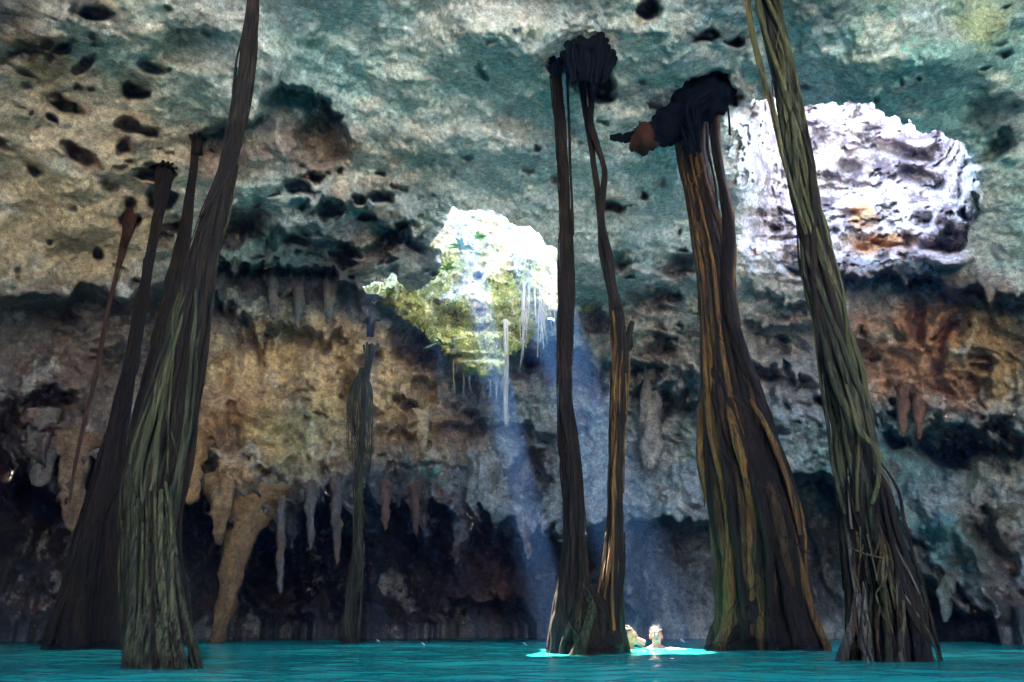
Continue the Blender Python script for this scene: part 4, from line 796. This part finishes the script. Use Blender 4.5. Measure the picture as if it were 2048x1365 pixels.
# ------------------------------------------------------------------ swimmers
def skinmat(c):
    m, t_, b = newmat('skin'); N = t_.nodes.new
    n = N('ShaderNodeTexNoise'); n.inputs['Scale'].default_value = 12
    r = N('ShaderNodeValToRGB'); r.color_ramp.elements[0].color = (c[0] * .82, c[1] * .74, c[2] * .72, 1); r.color_ramp.elements[1].color = (*c, 1)
    t_.links.new(n.outputs['Fac'], r.inputs[0]); t_.links.new(r.outputs[0], b.inputs['Base Color'])
    b.inputs['Roughness'].default_value = .35; b.inputs['Subsurface Weight'].default_value = 0
    return m
def plainmat(name, c, rough=.5):
    m, t_, b = newmat(name); N = t_.nodes.new
    n = N('ShaderNodeTexNoise'); n.inputs['Scale'].default_value = 30
    r = N('ShaderNodeValToRGB'); r.color_ramp.elements[0].color = (c[0] * .6, c[1] * .6, c[2] * .6, 1); r.color_ramp.elements[1].color = (*c, 1)
    t_.links.new(n.outputs['Fac'], r.inputs[0]); t_.links.new(r.outputs[0], b.inputs['Base Color']); b.inputs['Roughness'].default_value = rough
    return m
def ellips(c, r, rot=0, seg=20, rings=12):
    u = np.linspace(0, 2 * np.pi, seg, endpoint=False); v = np.linspace(.05, np.pi - .05, rings)
    U, V_ = np.meshgrid(u, v); P = np.stack([np.sin(V_) * np.cos(U) * r[0], np.sin(V_) * np.sin(U) * r[1], np.cos(V_) * r[2]], -1).reshape(-1, 3)
    cr, sr = math.cos(rot), math.sin(rot); P = np.stack([P[:, 0], P[:, 1] * cr - P[:, 2] * sr, P[:, 1] * sr + P[:, 2] * cr], -1) + np.array(c)
    f = [(i * seg + j, (i + 1) * seg + j, (i + 1) * seg + (j + 1) % seg, i * seg + (j + 1) % seg) for i in range(rings - 1) for j in range(seg)]
    f += [tuple(range(seg)), tuple((rings - 1) * seg + j for j in range(seg))[::-1]]
    return P, f
def seg_tube(pts, rads, sides=12):
    n = max(8, len(pts) * 6); return tube_arrays(catmull(pts, n), catmull([[r] for r in rads], n)[:, 0], sides, 0)
def merge(lst):
    VV = []; FF = []; b = 0
    for V, f in lst: VV.append(V); FF += [tuple(i + b for i in q) for q in f]; b += len(V)
    return np.concatenate(VV), FF
def swimmer(loc, yaw, skin, hair, label, arms, tilt=0, longhair=False):
    """face looks along local -Y; arms: list of (list of joint positions)"""
    t = empty('person', loc); t.rotation_euler = (R(-tilt), 0, yaw); t.scale = (.88, .88, .88); tag(t, label, 'person', 'swimmers in the sunlit water')
    hz = .195  # head centre above the water
    P = [ellips((0, .012, hz + .03), (.076, .094, .085)), ellips((0, -.016, hz - .03), (.060, .070, .075)), ellips((0, -.05, hz - .078), (.028, .026, .026)),
         ellips((0, -.082, hz + .038), (.052, .014, .012)), seg_tube([(0, -.086, hz + .025), (0, -.104, hz - .006), (0, -.106, hz - .018)], [.009, .013, .012]),
         ellips((.014, -.096, hz - .018), (.010, .010, .008)), ellips((-.014, -.096, hz - .018), (.010, .010, .008)),
         ellips((0, -.082, hz - .046), (.024, .012, .006)), ellips((0, -.080, hz - .057), (.020, .012, .007)),
         ellips((.037, -.062, hz - .012), (.022, .02, .02)), ellips((-.037, -.062, hz - .012), (.022, .02, .02)),
         ellips((.078, .012, hz - .004), (.009, .020, .032)), ellips((-.078, .012, hz - .004), (.009, .020, .032)),
         seg_tube([(0, .02, hz - .03), (0, .022, hz - .11), (0, .035, hz - .18)], [.056, .054, .075]),
         ellips((0, .05, -.06), (.17, .095, .10)), ellips((0, .05, -.30), (.145, .09, .22)),
         ellips((.150, .045, .005), (.060, .060, .055)), ellips((-.150, .045, .005), (.060, .060, .055)),
         seg_tube([(.03, .04, .06), (.10, .045, .03), (.15, .045, .01)], [.05, .045, .04]), seg_tube([(-.03, .04, .06), (-.10, .045, .03), (-.15, .045, .01)], [.05, .045, .04])]
    for a in arms:
        sh, el, wr = [np.array(q, float) for q in a]; P.append(seg_tube([sh, (sh + el) / 2, el, (el + wr) / 2, wr], [.052, .046, .038, .036, .026]))
        d = (wr - el) / np.linalg.norm(wr - el); sd_ = np.cross(d, [0, 0, 1.]); sd_ /= np.linalg.norm(sd_)
        P.append(seg_tube([wr - d * .01, wr + d * .04, wr + d * .085], [.024, .034, .032]))
        for k, (o_, L_) in enumerate(((-.030, .066), (-.010, .078), (.010, .073), (.030, .056))):
            b0 = wr + d * .08 + sd_ * o_; P.append(seg_tube([b0, b0 + d * L_ * .5 + sd_ * o_ * .25 + np.array([0, 0, .004]), b0 + d * L_ + sd_ * o_ * .35 - np.array([0, 0, .012])], [.0095, .009, .0075], 8))
        b0 = wr + d * .02 + sd_ * .026; P.append(seg_tube([b0, b0 + d * .03 + sd_ * .03, b0 + d * .062 + sd_ * .042], [.012, .0105, .009], 8))
    V, f = merge(P)
    b = mesh_obj('body', V, f, skin, t); md = b.modifiers.new('remesh', 'REMESH'); md.mode = 'VOXEL'; md.voxel_size = .006; md.use_smooth_shade = True
    sm = b.modifiers.new('smooth', 'SMOOTH'); sm.iterations = 3; sm.factor = .5
    H = []
    rs = random.Random(3)
    V, f = ellips((0, .026, hz + .048), (.081, .094, .082), 0, 28, 16); V = V * 1.0; V += .006 * fbm(V, 40, 2, 1)[:, None] * np.array([1, 1, 1.]); H.append((V, f))
    for k in range(70):
        a = rs.uniform(0, 2 * math.pi); u = rs.uniform(.1, 1.0)
        p0 = np.array([.07 * math.cos(a) * u, .026 + .08 * math.sin(a) * u, hz + .05 + .078 * math.sqrt(max(0, 1 - u * u))]); out = p0 - np.array([0, .026, hz + .03]); out /= np.linalg.norm(out)
        L_ = rs.uniform(.015, .03); H.append(seg_tube([p0, p0 + out * L_ * .6, p0 + out * L_ + np.array([rs.uniform(-.01, .01), -.006, -.008])], [.007, .005, .002], 5))
    if longhair:
        for k in range(34):
            a = rs.uniform(-.3, math.pi + .3); p0 = np.array([.078 * math.cos(a), .03 + .085 * math.sin(a), hz + .03])
            H.append(seg_tube([p0 * np.array([.9, 1, 1]) + np.array([0, 0, .04]), p0, p0 + np.array([.01 * math.cos(a), .012, -.13]), p0 + np.array([.0, .02, -.26])], [.012, .013, .012, .009], 6))
    V, f = merge(H); mesh_obj('hair', V, f, hair, t)
    ew = plainmat('eye_white', (.7, .7, .68), .2); ed = plainmat('iris', (.03, .02, .012), .2); br = hair
    for s in (-1, 1):
        V, f = ellips((s * .030, -.072, hz + .012), (.0135, .010, .009)); e = mesh_obj('eye', V, f, ew, t)
        V, f = ellips((s * .030, -.0815, hz + .012), (.006, .003, .006)); mesh_obj('iris', V, f, ed, e)
        V, f = seg_tube([(s * .014, -.094, hz + .036), (s * .032, -.092, hz + .042), (s * .048, -.078, hz + .034)], [.004, .005, .003], 6); mesh_obj('eyebrow', V, f, br, t)
    V, f = merge([ellips((0, -.091, hz - .047), (.022, .006, .004)), ellips((0, -.089, hz - .055), (.019, .006, .005))]); mesh_obj('lips', V, f, plainmat('lips', (.42, .16, .14)), t)
    return t
yS = 8.85
c = at(1313, 1280, yS)
swimmer((float(c[0]), yS, -.03), R(-6), skinmat((.74, .27, .19)), plainmat('wet_dark_hair', (.03, .022, .02), .6), 'dark haired swimmer facing the camera with one arm stretched towards the other swimmer',
        [[(-.16, .045, .11), (-.29, .0, .165), (-.42, -.01, .155)], [(.16, .045, .02), (.30, -.06, .0), (.42, -.2, -.04)]], tilt=11)
c2 = at(1263, 1280, yS - .1)
swimmer((float(c2[0]), yS - .1, -.04), R(62), skinmat((.70, .26, .12)), plainmat('wet_brown_hair', (.12, .055, .02), .6), 'swimmer in profile half hidden behind the foot of the twin roots',
        [[(-.16, .04, 0), (-.26, -.1, -.12), (-.2, -.25, -.16)]], longhair=True, tilt=8)
WHITE = plainmat('splash_white', (.8, .82, .82), .2)
for x, y, Y in ((757, 1283, 12.5), (848, 1290, 10.8), (1051, 1290, 10.8), (1366, 1283, 9.6)):
    c = at(x, y, Y); rs = random.Random(x)
    lst = [seg_tube([c + np.array([-.03, 0, .03]), c + np.array([-.01, 0, .012]), c + np.array([.02, 0, -.01])], [.004, .010, .005], 6)]
    for k in range(5): lst.append(ellips(c + np.array([rs.uniform(-.05, .05), 0, rs.uniform(-.02, .04)]), (.004,) * 3, 0, 6, 4))
    V, f = merge(lst); o = mesh_obj('water_splash', V, f, WHITE)
    tag(o, {757: 'white fleck of splash nearest the slim fraying root', 848: 'white fleck of splash midway between slim root and twin roots', 1051: 'white fleck of splash just left of the twin roots', 1366: 'white fleck of splash between the facing swimmer and the broad root'}[x], 'splash', 'white splashes on the water')

# ------------------------------------------------------------------ haze
if HAZE:
    V = [(x, y, z) for x in (-19, 19) for y in (-19, 27) for z in (-1.5, 21)]
    f = [(0, 1, 3, 2), (4, 6, 7, 5), (0, 4, 5, 1), (2, 3, 7, 6), (0, 2, 6, 4), (1, 5, 7, 3)]
    m = bpy.data.materials.new('haze'); m.use_nodes = True; t_ = m.node_tree; t_.nodes.clear()
    o_ = t_.nodes.new('ShaderNodeOutputMaterial'); v = t_.nodes.new('ShaderNodeVolumePrincipled')
    v.inputs['Color'].default_value = (.15, .38, 1, 1); v.inputs['Density'].default_value = .007; v.inputs['Anisotropy'].default_value = .68
    t_.links.new(v.outputs[0], o_.inputs['Volume'])
    hz_ = mesh_obj('haze', V, f, m, None, False); tag(hz_, 'thin bluish air with sun shafts', 'haze', kind='stuff')
